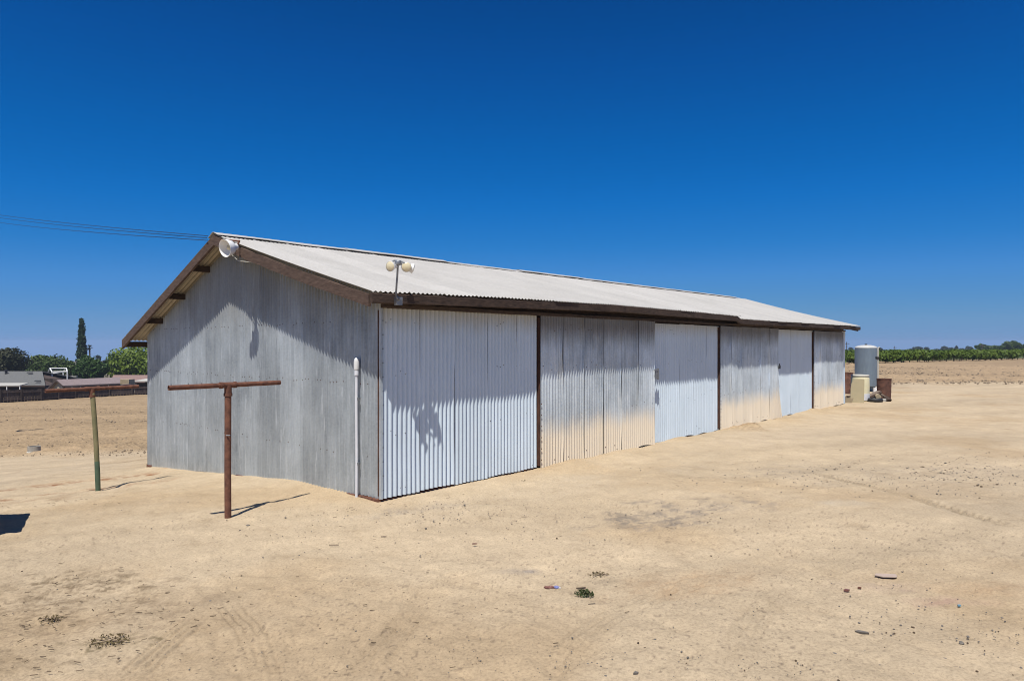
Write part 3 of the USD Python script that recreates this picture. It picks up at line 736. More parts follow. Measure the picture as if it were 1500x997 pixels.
def roof_sheet(a0, a1, front, seed, cpp=7, rows=10):
    ns = int(round((a1 - a0) / PITCH * cpp))
    s = np.linspace(a0, a1, ns + 1)
    bend = EA + 0.03
    rng = np.random.default_rng(seed)
    bend += rng.normal(0, 0.010)
    b = np.linspace(BR - 0.01, -bend, rows + 1) if front else np.linspace(BR + 0.01, BW + EAL + 0.03, rows + 1)
    S, B = np.meshgrid(s, b)
    Z = roof_z(np.clip(S, a0 + 1e-4, a1 - 1e-4) if a1 <= CUT or a0 >= CUT else S, B) + 0.0095 * np.cos(S / PITCH * 2 * np.pi)
    Z = Z + 0.006 * (fbm(np.stack([S, B, S * 0 + seed], -1), 3, seed) - 0.5) + 0.008 * np.clip(1 - (a1 - S) / 0.1, 0, 1)
    v = np.stack([S, B, Z], -1).reshape(-1, 3)
    i, j = np.meshgrid(np.arange(rows), np.arange(ns), indexing='ij')
    q = i * (ns + 1) + j
    f = np.stack([q, q + 1, q + ns + 2, q + ns + 1], -1).reshape(-1, 4)
    return v, (f if not front else f[:, ::-1])


acuts = np.concatenate([np.linspace(-OV - 0.03, CUT, 19), np.linspace(CUT, AEND, 18)[1:]])
for i in range(len(acuts) - 1):
    obj('roof_sheet', roof_sheet(acuts[i], acuts[i + 1] + (0.02 if acuts[i + 1] != CUT else 0), True, 400 + i), M['roof_iron'], shed, smooth=50)
for i in range(len(acuts) - 1):
    obj('low_roof_sheet', roof_sheet(acuts[i], acuts[i + 1] + 0.02, False, 440 + i, cpp=8 if i < 2 else 5, rows=4), M['roof_iron'] if i > 1 else M['underside_iron'], shed, smooth=50)
cap_pieces = np.linspace(-OV - 0.05, AEND - 1.0, 9)
for i in range(8):
    p, q = cap_pieces[i], cap_pieces[i + 1] + 0.05
    zc = ZR + 0.034 + (0.006 if i % 2 else 0) + 0.006 * math.sin(i * 2.3)
    prof = [(BR - 0.17, zc - 0.050), (BR - 0.02, zc), (BR + 0.02, zc), (BR + 0.17, zc - 0.072)]
    v, f = [], []
    nn = 10
    for k in range(nn + 1):
        aa = p + (q - p) * k / nn
        for t_, (bb, z_) in enumerate(prof):
            v.append((aa, bb, z_ + 0.005 * math.sin(aa * 4 + i) * (t_ in (0, 3))))
        for t_, (bb, z_) in enumerate(prof):
            v.append((aa, bb, z_ - 0.004 + 0.005 * math.sin(aa * 4 + i) * (t_ in (0, 3))))
    for k in range(nn):
        o = k * 8
        for t_ in range(3):
            f += [[o + t_, o + t_ + 1, o + 8 + t_ + 1, o + 8 + t_], [o + 4 + t_, o + 8 + 4 + t_, o + 8 + 4 + t_ + 1, o + 4 + t_ + 1]]
        f += [[o, o + 8, o + 12, o + 4], [o + 3, o + 7, o + 15, o + 11]]
    f += [[0, 4, 5, 1], [1, 5, 6, 2], [2, 6, 7, 3]]
    obj('ridge_cap', (np.array(v), np.array(f)), M['roof_iron'], shed)


def zf(a):
    return np.where(a < CUT, np.interp(a, [-0.4, 0, 5, CUT], [2.505, 2.512, 2.588, 2.555]), np.interp(a, [CUT, AEND], [2.492, 2.510]))


def board_along(a0, a1, b, hfun, zfun, thick, n, jit, seed):
    rng = np.random.default_rng(seed)
    v, f = [], []
    for k in range(n + 1):
        a = a0 + (a1 - a0) * k / n
        z0, h = float(zfun(a)), float(hfun(a))
        c = 0.010
        ring = [(b - thick / 2, z0 + c), (b - thick / 2 + c, z0), (b + thick / 2, z0), (b + thick / 2, z0 + h), (b - thick / 2 + c, z0 + h), (b - thick / 2, z0 + h - c)]
        for bb, z_ in ring:
            v.append((a, bb + rng.normal(0, jit), z_ + rng.normal(0, jit)))
    m = 6
    for k in range(n):
        for j in range(m):
            q = (j + 1) % m
            f += [[k * m + j, k * m + q, (k + 1) * m + q], [k * m + j, (k + 1) * m + q, (k + 1) * m + j]]
    for j in range(1, m - 1):
        f += [[0, j + 1, j], [n * m, n * m + j, n * m + j + 1]]
    return trimesh.Trimesh(v, f, process=False)


obj('fascia_board', board_along(-OV - 0.02, CUT + 0.01, -EA - 0.005, lambda a: 0.125, zf, 0.05, 60, 0.0022, 11), M['dark_wood'], shed)
obj('fascia_board', board_along(CUT + 0.012, AEND + 0.05, -EA - 0.004, lambda a: 0.112, zf, 0.05, 60, 0.002, 12), M['dark_wood'], shed)
obj('low_fascia_board', board_along(-OV, AEND, BW + EAL - 0.02, lambda a: 0.11, lambda a: 1.955, 0.045, 20, 0.002, 13), M['dark_wood'], shed)
for aa, nm in ((-OV - 0.015, 'rake_board'), (AEND - 0.03, 'far_rake_board')):
    for side in (0, 1):
        bs = np.linspace(BR, -EA + 0.03, 15) if side == 0 else np.linspace(BR + 0.004, BW + EAL - 0.005, 15)
        segs_v, segs_f = [], []
        rng = np.random.default_rng(20 + side)
        for k, bb in enumerate(bs):
            t = k / 14
            top = (ZR + (2.635 - ZR) * t if side == 0 else ZR + (ZL - ZR) * t) - 0.018 - (0.035 * math.sin(math.pi * t) if side == 0 else 0.0)
            for da, dz in ((-0.022, 0), (0.022, 0), (0.022, -0.150), (-0.022, -0.150)):
                segs_v.append((aa + da + rng.normal(0, 0.0015), bb, top + dz + rng.normal(0, 0.003)))
        for k in range(14):
            for j in range(4):
                q = (j + 1) % 4
                segs_f += [[k * 4 + j, k * 4 + q, k * 4 + 4 + q], [k * 4 + j, k * 4 + 4 + q, k * 4 + 4 + j]]
        segs_f += [[0, 2, 1], [0, 3, 2], [56, 57, 58], [56, 58, 59]]
        rb = trimesh.Trimesh(segs_v, segs_f, process=False); rb.fix_normals()
        obj(nm, rb, M['rake_wood'], shed)
for px, py in ((279, 391), (243, 431), (211, 467)):
    bb = on_gable(px, py, -OV)[0]
    zz = float(roof_z(-OV, bb)) - 0.075
    obj('purlin', beam((-OV + 0.01, bb, zz), (AEND - 0.06, bb, zz), 0.05, 0.105), M['dark_wood'], shed)
for bb in (0.15, 1.35, 2.6):
    zz = 2.0
    pts = [(aa, bb, float(roof_z(aa, bb)) - 0.072) for aa in np.linspace(0.06, AEND - 0.06, 16)]
    obj('purlin', cat([beam(pts[k], pts[k + 1], 0.05, 0.10) for k in range(15)]), M['dark_wood'], shed)
obj('ridge_beam', beam((-OV + 0.01, BR, ZR - 0.12), (AEND - 0.06, BR, ZR - 0.12), 0.05, 0.14), M['dark_wood'], shed)

# ------------------------------------------------------------------ fittings on the shed
ROT = np.array([[U[0], G[0]], [U[1], G[1]]])


def shed_pt(a, b, z):
    return W(a, b, z)


# white conduit on the gable
t = thing('conduit_pipe', 'white upright conduit pipe with capped head against the gable wall', 'pipe', W(-0.05, 0.433, 0))
obj('pipe', tube([(0, 0, -0.06), (0.002, 0, 0.6), (-0.003, 0, 1.2), (0, 0, 1.70)], 0.0195, 14), M['conduit'], t, smooth=50)
cap = lathe([(0.0, 1.67), (0.030, 1.67), (0.037, 1.69), (0.037, 1.78), (0.030, 1.815), (0.016, 1.832), (0.0, 1.835)], 16)
obj('pipe_cap', cap, M['lamp_white'], t, smooth=50)
obj('collar', lathe([(0.0225, 1.60), (0.03, 1.605), (0.03, 1.66), (0.0225, 1.665)], 14), M['conduit'], t, smooth=50)
for zz in (0.45, 1.3):
    obj('pipe_strap', box(0.03, 0.075, 0.03, (0.014, 0, zz), rz=math.atan2(U[1], U[0])), M['grey_metal'], t)

# floodlights on a short mast at the front corner of the roof
E0 = 0.40
ma, mz = on_front(580, 432, -E0)
t = thing('floodlight_mast', 'three cream floodlights on a short grey mast above the near roof corner', 'floodlight', W(ma, -E0, 0))
topa, topz = on_front(583, 388, -0.46)
P_top = W(topa, -0.46, topz) - W(ma, -E0, 0)
obj('mast', tube([(0.035, 0.02, mz - 0.06), (0.01, 0.005, mz - 0.03), (0, 0, mz + 0.02), (P_top[0] * 0.5, P_top[1] * 0.5, (mz + topz) / 2), (P_top[0], P_top[1], topz + 0.01)], 0.0125, 12), M['grey_metal'], t, smooth=50)
obj('clamp', cat([box(0.09, 0.05, 0.10, (0.02, 0.055, mz - 0.07), rz=math.atan2(U[1], U[0])), box(0.05, 0.09, 0.03, (0.03, 0.03, mz - 0.045), rz=math.atan2(U[1], U[0]))]), M['grey_metal'], t)
jb = lathe([(0.0, 0.0), (0.032, 0.002), (0.042, 0.012), (0.042, 0.05), (0.032, 0.062), (0.0, 0.066)], 18)
jb.apply_translation((P_top[0], P_top[1], topz - 0.005))
obj('junction_box', jb, M['grey_metal'], t, smooth=50)
obj('bracket', tube([(P_top[0] - 0.09, P_top[1], topz + 0.02), (P_top[0] - 0.05, P_top[1], topz + 0.055), (P_top[0] + 0.03, P_top[1], topz + 0.06), (P_top[0] + 0.08, P_top[1], topz + 0.02)], 0.011, 8), M['grey_metal'], t, smooth=50)
for (px, py, ax) in ((572, 390, (-0.42, -0.88, -0.10)), (595.5, 391, (0.10, -0.98, -0.12)), (604, 393, (0.93, 0.25, -0.22))):
    la, lz = on_front(px, py, -0.47)
    c = W(la, -0.47, lz) - W(ma, -E0, 0)
    ax = np.array(ax) / np.linalg.norm(ax)
    prof = [(0.0, -0.13), (0.022, -0.128), (0.026, -0.10), (0.030, -0.075), (0.050, -0.03), (0.063, 0.0), (0.064, 0.008), (0.060, 0.010)]
    sh = obj('lamp_head', lathe(prof, 24, ax, c), M['lamp_white'], t, smooth=50)
    lens = [(0.060, 0.004), (0.055, 0.012), (0.035, 0.020), (0.0, 0.023)]
    obj('lens', lathe(lens, 24, ax, c), M['lamp_cream'], sh, smooth=50)
    back = c - ax * 0.12
    obj('lamp_arm', tube([back, (back + np.array([P_top[0], P_top[1], topz + 0.03])) / 2 + np.array([0, 0, 0.012]), (P_top[0], P_top[1], topz + 0.03)], 0.010, 8), M['grey_metal'], sh, smooth=50)

# yard lamp hung out from the gable peak
LO = 0.60
lb, lz = on_gable(332.5, 363, -LO)
Lp = W(-LO, lb, lz)
t = thing('yard_lamp', 'white bowl yard lamp hung beneath the gable peak of the shed', 'lamp', Lp)
ax = np.array([-0.50, -0.80, -0.22]); ax /= np.linalg.norm(ax)
prof = [(0.0, -0.20), (0.045, -0.20), (0.06, -0.18), (0.062, -0.12), (0.115, -0.09), (0.140, -0.02), (0.146, 0.035), (0.152, 0.040), (0.150, 0.046), (0.140, 0.040), (0.134, -0.015), (0.108, -0.078), (0.05, -0.10), (0.0, -0.10)]
prof = [(r_ * 0.88, h_ * 0.88) for r_, h_ in prof]
sh = obj('lamp_shade', lathe(prof, 32, ax), M['lamp_white'], t, smooth=60)
obj('bulb', lathe([(0.0, 0.0), (0.035, -0.02), (0.042, -0.05), (0.03, -0.09), (0.0, -0.10)], 16, ax), M['lamp_cream'], t, smooth=60)
peak = W(-OV, BR, ZR - 0.09) - Lp
back = -ax * 0.17
obj('bracket_arm', tube([back, back + np.array([0.02, 0.05, 0.09]), (back + peak) / 2 + np.array([0, 0, 0.05]), peak], 0.016, 10), M['rust'], t, smooth=50)
obj('clamp', box(0.10, 0.06, 0.09, peak, rz=math.atan2(G[1], G[0])), M['rake_wood'], t)
cb = [back, W(-OV - 0.04, BR - 0.55, 3.42) - Lp, W(-OV - 0.05, BR - 0.85, 3.27) - Lp, W(-OV - 0.02, BR - 1.25, 3.22) - Lp, W(-OV - 0.01, BR - 1.5, 3.22) - Lp]
obj('cable', tube(cb, 0.006, 6), M['pale_metal'], t, smooth=50)
tq = W(-OV - 0.06, BR - 0.72, 3.475) - Lp
obj('eye_bolt', lathe([(0.030, -0.008), (0.042, -0.008), (0.042, 0.008), (0.030, 0.008), (0.030, -0.008)], 14, (U[0] * 0.6 - 0.5, U[1] * 0.6 - 0.5, 0.1), tq), M['black'], t, smooth=50)

# service wires from the peak to a pole standing left of the view
pole_xy = np.array([-27.0, 33.5])
pz0 = float(terrain(*pole_xy))
for k, (p_near, p_edge) in enumerate((((304, 345.5), (0, 315)), ((303, 348.5), (0, 319)), ((304, 352), (0, 326)))):
    bb, zz = on_gable(*p_near, -OV - 0.06)
    n0 = W(-OV - 0.06, bb, zz)
    # a second point on the photograph's edge, at the depth where the straight plan line to the pole crosses that sight line
    tgt = pole_xy + np.array([0.35 * (k - 1), 0.2 * (k - 1)])
    d = ray(*p_edge)
    M2 = np.array([[d[0], -(tgt[0] - n0[0])], [d[1], -(tgt[1] - n0[1])]])
    s_, f_ = np.linalg.solve(M2, n0[:2])
    zm = CAM_H + d[2] * s_
    # sagging span: a parabola through the near end, that point and on to the pole
    sag = 0.10
    tt = np.linspace(0, 1, 24)
    slope = (zm - n0[2] + 4 * sag * f_ * (1 - f_)) / f_
    pts = np.stack([n0[0] + (tgt[0] - n0[0]) * tt, n0[1] + (tgt[1] - n0[1]) * tt, n0[2] + slope * tt - 4 * sag * tt * (1 - tt)], 1)
    obj('service_wire', tube(pts, 0.0062, 6), M['wire'], None, smooth=50, label='thin black %s wire running left from the gable peak across the sky' % ('highest', 'middle', 'lowest')[k], cat='wire')
    wire_end = pts[-1]
t = thing('utility_pole', 'wooden service pole with crossarm outside the left edge carrying the wires', 'pole', (*pole_xy, pz0))
obj('pole', tube([(0, 0, -0.3), (0, 0, 6), (0, 0, wire_end[2] - pz0 + 0.8)], [0.16, 0.13, 0.11], 12), M['pole_wood'], t, smooth=50)
obj('crossarm', beam((-0.9, -0.55, wire_end[2] - pz0 - 0.08), (0.9, 0.55, wire_end[2] - pz0 - 0.08), 0.1, 0.12), M['pole_wood'], t)

# ------------------------------------------------------------------ clothes-line posts


def line_post(base_px, joint_px, left_px, right_px, label, rad, bent, post_mat):
    base = ground_at(*base_px)
    Yj = base[1] + (0.03 if not bent else 0.02)
    joint = on_depth(*joint_px, Yj)
    dirs = np.array([U[0] * 0.95, U[1], 0.0]); dirs /= np.linalg.norm(dirs)

    def along(px):     # where the bar, running along dirs from the joint, crosses that column of the photograph
        k = (px - CX) / FPX
        return (k * joint[1] - joint[0]) / (dirs[0] - k * dirs[1])
    l, r = along(left_px[0]), along(right_px[0])
    zl = CAM_H + (HY - left_px[1]) / FPX * (joint[1] + dirs[1] * l); zr = CAM_H + (HY - right_px[1]) / FPX * (joint[1] + dirs[1] * r)
    pl = joint + dirs * l; pl[2] = zl
    pr = joint + dirs * r; pr[2] = zr
    t = thing('clothesline_post', label, 'post', base)
    J = joint - base
    h = J[2]
    if bent:
        pts = [(0, 0, -0.1), (J[0] * 0.14, 0, h * 0.2), (J[0] * 0.34, J[1] * 0.3, h * 0.45), (J[0] * 0.64, J[1] * 0.6, h * 0.72), (J[0], J[1], h - 0.02)]
    else:
        pts = [(0, 0, -0.1), (J[0] * 0.3, 0, h * 0.35), (J[0] * 0.6, J[1] * 0.5, h * 0.7), (J[0], J[1], h - 0.02)]
    if bent:
        obj('post_foot', tube([(0, 0, -0.1), (J[0] * 0.11, 0, h * 0.16), (J[0] * 0.21, J[1] * 0.15, h * 0.29)], rad * 1.03, 16), M['green_base'], t, smooth=50)
        obj('post', tube(pts[1:], rad, 16), post_mat, t, smooth=50)
    else:
        obj('post', tube(pts, rad, 16), post_mat, t, smooth=50)
    a, b = pl - base, pr - base
    ax = (b - a) / np.linalg.norm(b - a)
    mid = a + ax * ((J - a) @ ax)
    rb = rad * 0.76
    ringp = [(rb * 0.82, 0.0), (rb, 0.0), (rb, np.linalg.norm(b - a)), (rb * 0.82, np.linalg.norm(b - a)), (rb * 0.82, 0.0)]
    obj('crossbar', lathe(ringp, 18, ax, a), M['rust'], t, smooth=40)
    tee = [lathe([(rb, -0.10), (rb * 1.35, -0.10), (rb * 1.35, -0.07), (rb * 1.2, -0.065), (rb * 1.2, 0.065), (rb * 1.35, 0.07), (rb * 1.35, 0.10), (rb, 0.10)], 18, ax, mid),
           lathe([(rad, -0.13), (rad * 1.3, -0.13), (rad * 1.3, -0.10), (rad * 1.12, -0.09), (rad * 1.1, 0.0)], 18, (0, 0, 1), mid)]
    obj('tee_fitting', cat(tee), M['rust'], t, smooth=40)
    hooks = []
    for q in (0.02, 0.16, 0.27, 0.36, 0.66, 0.80, 0.97):
        c = a + (b - a) * q + np.array([0, 0, rb])
        hooks.append(tube([c, c + (0, 0, 0.014)], 0.0055, 6))
    obj('hook', cat(hooks), M['grey_metal'], t, kind='stuff')
    if not bent:
        obj('bolt', cat([tube([(J[0] * 0.5, -rad, h * 0.62), (J[0] * 0.5 + 0.05, -rad - 0.008, h * 0.62)], 0.008, 6)]), M['grey_metal'], t)
    return t


line_post((334, 757), (334, 563), (247, 568), (410, 560), 'straight rusty steel clothesline T post standing before the gable wall', 0.0375, False, M['rust'])
line_post((144, 719), (135, 569), (66, 572.5), (203, 565.5), 'slightly leaning olive clothesline T post with green foot and rusty bar, left of shed', 0.035, True, M['green_paint'])

# bench added out of view to cast a shadow into the left edge
t = thing('workbench', 'added unseen bench that casts the shadow at the left edge of the yard', 'bench', (0, 0, 0))
s1p, s2p = ground_at(44, 750), ground_at(37, 779)
hb = 0.95
c1, c2 = s1p - np.array([KX, KY, 0]) * hb, s2p - np.array([KX, KY, 0]) * hb
lw_ = np.array([-1.0, 0.0, 0]) * 1.8
zt = s1p[2] + hb
top = np.array([[*c1[:2], zt], [*c2[:2], zt], [*(c2 + lw_)[:2], zt], [*(c1 + lw_)[:2], zt]])
hull = trimesh.convex.convex_hull(np.vstack([top, top - [0, 0, 0.05]]))
obj('bench_top', hull, M['old_timber'], t)
for q in top:
    cq = q * 0.86 + top.mean(0) * 0.14
    gz_ = float(terrain(cq[0], cq[1]))
    obj('leg', box(0.08, 0.08, zt - 0.05 - gz_ + 0.05, (cq[0], cq[1], (zt - 0.05 + gz_ - 0.05) / 2)), M['old_timber'], t)

# ------------------------------------------------------------------ tank, drums and scrap behind the far corner
b = ground_at(1268.5, 572.5)
t = thing('pressure_tank', 'tall grey steel water tank with pale domed top behind the shed', 'tank', b)
sc = b[1] / FPX
Rt = 14.9 * sc; Ht = (572.5 - 509) * sc
zb_ = 7.5 * sc
obj('tank_body', lathe([(0, zb_), (Rt * 0.98, zb_), (Rt, zb_ + 0.04), (Rt, Ht * 0.34), (Rt * 1.006, Ht * 0.345), (Rt, Ht * 0.35), (Rt, Ht * 0.67), (Rt * 1.006, Ht * 0.675), (Rt, Ht * 0.68), (Rt, Ht)], 40), M['tank_steel'], t, smooth=40)
obj('tank_dome', lathe([(Rt * 1.01, Ht - 0.01), (Rt * 1.01, Ht + 0.012), (Rt * 0.8, Ht + 0.07), (Rt * 0.45, Ht + 0.105), (0, Ht + 0.115)], 40), M['tank_top'], t, smooth=60)
obj('vent_cap', lathe([(0.05, Ht + 0.10), (0.05, Ht + 0.16), (0.0, Ht + 0.165)], 12), M['black'], t, smooth=50)
for k in range(4):
    an = k * math.pi / 2 + 0.5
    obj('leg', box(0.09, 0.09, zb_ + 0.03, (Rt * 0.8 * math.cos(an), Rt * 0.8 * math.sin(an), zb_ / 2 - 0.01)), M['tank_steel'], t)
t = thing('standpipe', 'thin upright water pipe with valves standing right of the grey tank', 'pipe', ground_at(1286, 576))
q = ground_at(1286, 576); sc = q[1] / FPX
obj('pipe', tube([(0, 0, -0.05), (0, 0, 60 * sc), (0.01, 0, 66.5 * sc), (0.06, 0, 67.5 * sc)], 0.03, 10), M['pale_metal'], t, smooth=50)
obj('valve', cat([lathe([(0, -0.06), (0.06, -0.05), (0.06, 0.05), (0, 0.06)], 10, (1, 0, 0), (-0.03, 0, zz)) for zz in (52 * sc,)] + [box(0.05, 0.05, 0.09, (0.05, 0, 66 * sc))]), M['black'], t)
obj('elbow', cat([tube([(0, 0, 0.25), (-0.12, -0.05, 0.25), (-0.16, -0.05, 0.5), (-0.12, -0.05, 0.95)], 0.035, 8), box(0.13, 0.1, 0.22, (-0.14, -0.05, 0.12))]), M['lamp_white'], t)


def drum(base, R, Hh, label, rot=0.0, dent=0.0):
    t = thing('steel_drum', label, 'drum', base, rot)
    prof = [(0.0, 0.02), (R * 0.97, 0.02), (R, 0.0), (R, 0.02), (R * 0.985, 0.03)]
    for f_ in (0.33, 0.66):
        prof += [(R * 0.985, Hh * f_ - 0.03), (R * 1.02, Hh * f_), (R * 0.985, Hh * f_ + 0.03)]
    prof += [(R * 0.985, Hh - 0.025), (R * 1.01, Hh - 0.01), (R * 1.01, Hh), (R * 0.97, Hh), (R * 0.965, Hh - 0.06), (R * 0.96, 0.05), (0, 0.045)]
    m = lathe(prof, 32)
    v = m.vertices.copy()
    if dent:
        v[:, :2] *= (1 - dent * (1 - np.clip(v[:, 2:3] / Hh, 0, 1)))
        v[:, :2] *= 1 + 0.02 * (fbm(v * 4, 2, 5)[:, None] - 0.5)
    m.vertices = v
    obj('drum_body', m, M['drum_rust'], t, smooth=40)
    obj('rim', lathe([(R * 0.97, Hh - 0.012), (R * 1.025, Hh - 0.012), (R * 1.025, Hh + 0.004), (R * 0.97, Hh + 0.004), (R * 0.97, Hh - 0.012)], 32), M['drum_rust'], t, smooth=40)
    return t


q = ground_at(1295, 583.5); sc = q[1] / FPX
drum(q, 10.0 * sc, 29 * sc, 'open rusty steel drum beside the scrap timber pile', 0, 0.10)
q = ground_at(1238, 577); sc = q[1] / FPX
drum(q, 10.5 * sc, 31.5 * sc, 'rusty steel drum half hidden behind the cream plastic tub', 30, 0.0)

q = ground_at(1260, 588.5); sc = q[1] / FPX
Rb, Hb = 12.6 * sc, 39.5 * sc
q = q + np.array([0.45, 0.9, 0]) / np.hypot(0.45, 0.9) * Rb * 0.9
t = thing('plastic_barrel', 'stout cream plastic barrel with pale lid beside the shed corner', 'barrel', q, -26.0)
obj('barrel_body', lathe([(0, 0.01), (Rb * 0.93, 0.01), (Rb * 0.97, 0.05), (Rb, Hb * 0.12), (Rb * 1.015, Hb * 0.33), (Rb, Hb * 0.36), (Rb * 1.015, Hb * 0.64), (Rb, Hb * 0.67), (Rb * 0.99, Hb * 0.86), (Rb * 0.93, Hb * 0.92), (Rb * 0.90, Hb * 0.945)], 36), M['cream_plastic'], t, smooth=50)
obj('lid', lathe([(Rb * 0.90, Hb * 0.94), (Rb * 0.98, Hb * 0.945), (Rb * 0.985, Hb * 0.985), (Rb * 0.92, Hb), (Rb * 0.85, Hb * 0.985), (0, Hb * 0.985)], 36), M['pale_metal'], t, smooth=40)
obj('water_stain', lathe([(Rb * 1.004, 0.055), (Rb * 1.022, Hb * 0.13), (Rb * 1.030, Hb * 0.29), (Rb * 1.004, Hb * 0.31)], 36), M['conduit'], t, smooth=50)  # pale band round the lower barrel
pb = ground_at(1255.5, 590.0)
pt = on_depth(1256.5, 554.0, pb[1] + 0.16)
t = thing('leaning_board', 'tan weathered board with rounded top leaning on the cream barrel', 'board', pb)
d_ = pt - pb; wd = 17.5 * sc
side = np.array([0.9, -0.45, 0]); side /= np.linalg.norm(side)
prof_ = [(-0.5, 0), (0.5, 0), (0.5, 0.97), (0.42, 1.0)] + [(-0.02 + 0.46 * math.cos(a_), 0.72 + 0.28 * math.sin(a_)) for a_ in np.linspace(1.35, math.pi, 9)] + [(-0.5, 0.6)]
front = np.array([side * wd * x_ + d_ * y_ for x_, y_ in prof_]) - [0, 0, 0.02]
nb_ = np.cross(side, d_ / np.linalg.norm(d_)); nb_ = nb_ if nb_[1] < 0 else -nb_
obj('board', trimesh.convex.convex_hull(np.vstack([front, front - nb_ * 0.03])), M['tan_plastic'], t)

q = ground_at(1241, 589.3); sc = q[1] / FPX
t = thing('timber_block', 'short tan block lying at the foot of the shed corner', 'block', q)
obj('block', box(14 * sc, 0.3, 7 * sc, (0.02, 0.02, 3.3 * sc), rz=0.1), M['tan_block'], t)
obj('offcut', cat([beam((-0.12, 0.02, 8 * sc), (0.12, 0.05, 8.5 * sc), 0.10, 0.05), beam((-0.02, -0.03, 9.5 * sc), (0.14, 0.06, 9.6 * sc), 0.07, 0.035)]), M['old_timber'], t)

pile = [('plank', (1262, 588), (1287, 573), 0.14, 0.06, 'old_timber', 'long grey plank leaning up the left side of the scrap pile'),
        ('plank', (1267, 584), (1290, 574.5), 0.13, 0.05, 'rake_wood', 'brown plank propped against the top of the scrap pile'),
        ('plank', (1302.5, 587.5), (1285, 573.5), 0.14, 0.07, 'old_timber', 'weathered plank sloping down the right side of the scrap pile'),
        ('plank', (1303, 588.5), (1296, 581), 0.16, 0.07, 'dark_wood', 'short black plank at the right foot of the scrap pile'),
        ('plank', (1266, 587.5), (1280, 586), 0.16, 0.10, 'dark_wood', 'dark charred beam lying at the left foot of the scrap pile'),
        ('plank', (1275, 589), (1290, 587.5), 0.12, 0.10, 'black', 'black beam lying along the front of the scrap pile'),
        ('plank', (1293, 588), (1300, 586.5), 0.14, 0.10, 'pale_metal', 'pale grey offcut under the right of the scrap pile')]
Yp = ground_at(1283, 588)[1]
for k, (nm, p, r, w_, h_, mm, lab) in enumerate(pile):
    d0, d1 = (Yp - 0.1 + 0.1 * (k % 3)), (Yp + 0.15 + 0.12 * ((k + 1) % 2))
    P0, P1 = on_depth(*p, d0), on_depth(*r, d1)
    P0[2] = max(P0[2], 0.05); P1[2] = max(P1[2], 0.07)
    obj(nm, beam(P0, P1, w_, h_, n=4, jit=0.006, seed=50 + k), M[mm], None, label=lab, cat='plank')
p0 = on_depth(1287, 581, Yp - 0.15)
obj('log', tube([p0, p0 + (0.10, 0.35, 0.02), p0 + (0.2, 0.8, 0.0)], [0.085, 0.085, 0.08], 14), M['tan_block'], None, smooth=40, label='round cut log end sticking out of the scrap pile', cat='log')
tp = ground_at(1281, 588.5)
t = thing('old_tyre', 'small black tyre lying flat beneath the scrap timber', 'tyre', tp)
obj('tyre', lathe([(0.13, 0.03), (0.17, 0.0), (0.24, 0.0), (0.27, 0.04), (0.27, 0.10), (0.24, 0.14), (0.17, 0.14), (0.13, 0.11), (0.13, 0.03)], 24), M['black'], t, smooth=60)

# concrete ring in the left field
q = ground_at(50, 664.5); sc = q[1] / FPX
t = thing('concrete_ring', 'low grey concrete pipe ring standing at the edge of the left field', 'ring', q + [0, 0, 0.05])
R_ = 8.2 * sc
obj('ring', lathe([(R_, -0.2), (R_, 9 * sc), (R_ * 0.85, 9 * sc), (R_ * 0.85, -0.2), (R_, -0.2)], 28), M['concrete'], t, smooth=40)
obj('apron', lathe([(R_ * 1.9, -0.10), (R_ * 1.5, 0.0), (R_ * 0.9, 0.035)], 24), M['pale_metal'], t, smooth=40)

# ------------------------------------------------------------------ fence on the left


def fence():
    t = thing('board_fence', 'long dark weathered board fence along the far side of the left field', 'fence')
    hts = [20.5, 20, 17.0, 15.5, 14.0, 12.5, 12.0]
    k = 0
    for i in range(len(FENCE) - 1):
        p, q = FENCE[i], FENCE[i + 1]
        h0, h1 = hts[i] * p[1] / FPX, hts[i + 1] * q[1] / FPX
        L = np.linalg.norm(q - p); d = (q - p) / L
        nb = max(2, int(L / 2.6))
        for j in range(nb):
            a, b_ = p + d * L * j / nb, p + d * L * (j + 1) / nb
            za, zb2 = float(terrain(*a)), float(terrain(*b_))
            hh = h0 + (h1 - h0) * j / nb
            nrm = np.array([d[1], -d[0]])
            obj('fence_post', box(0.12, 0.12, hh + 0.10, (a[0] + nrm[0] * 0.08, a[1] + nrm[1] * 0.08, za + hh / 2 - 0.02), rz=math.atan2(d[1], d[0])), M['fence_wood'], t)
            for zr_ in (0.22, 0.78):
                obj('rail', beam((*(a + nrm * 0.05), za + hh * zr_), (*(b_ + nrm * 0.05), zb2 + hh * zr_), 0.05, 0.10), M['house_dark'], t)
            nbd = max(3, int(np.linalg.norm(b_ - a) / 0.29))
            rng = np.random.default_rng(900 + k); k += 1
            for m_ in range(nbd):
                c = a + (b_ - a) * (m_ + 0.5) / nbd
                zc = za + (zb2 - za) * (m_ + 0.5) / nbd
                hb_ = hh * (0.95 + rng.normal(0, 0.025))
                boards.append((np.linalg.norm(c), t, box(np.linalg.norm(b_ - a) / nbd * 0.94, 0.025, hb_, (c[0], c[1], zc + hb_ / 2), rz=math.atan2(d[1], d[0]) + rng.normal(0, 0.02))))
    return t


boards = []
ft = fence()
boards.sort(key=lambda q: q[0])
for _, t, m in boards[:300]:
    obj('fence_board', m, M['fence_wood'], t)
if len(boards) > 300:
    obj('far_fence_boards', cat([m for _, _, m in boards[300:]]), M['fence_wood'], ft, kind='stuff')

# ------------------------------------------------------------------ houses beyond the fence


def at(px, py, Y):
    return on_depth(px, py, Y)


def slab_poly(pts, thick=0.12):
    pts = np.asarray(pts, float)
    return trimesh.convex.convex_hull(np.vstack([pts, pts - [0, 0, thick]]))


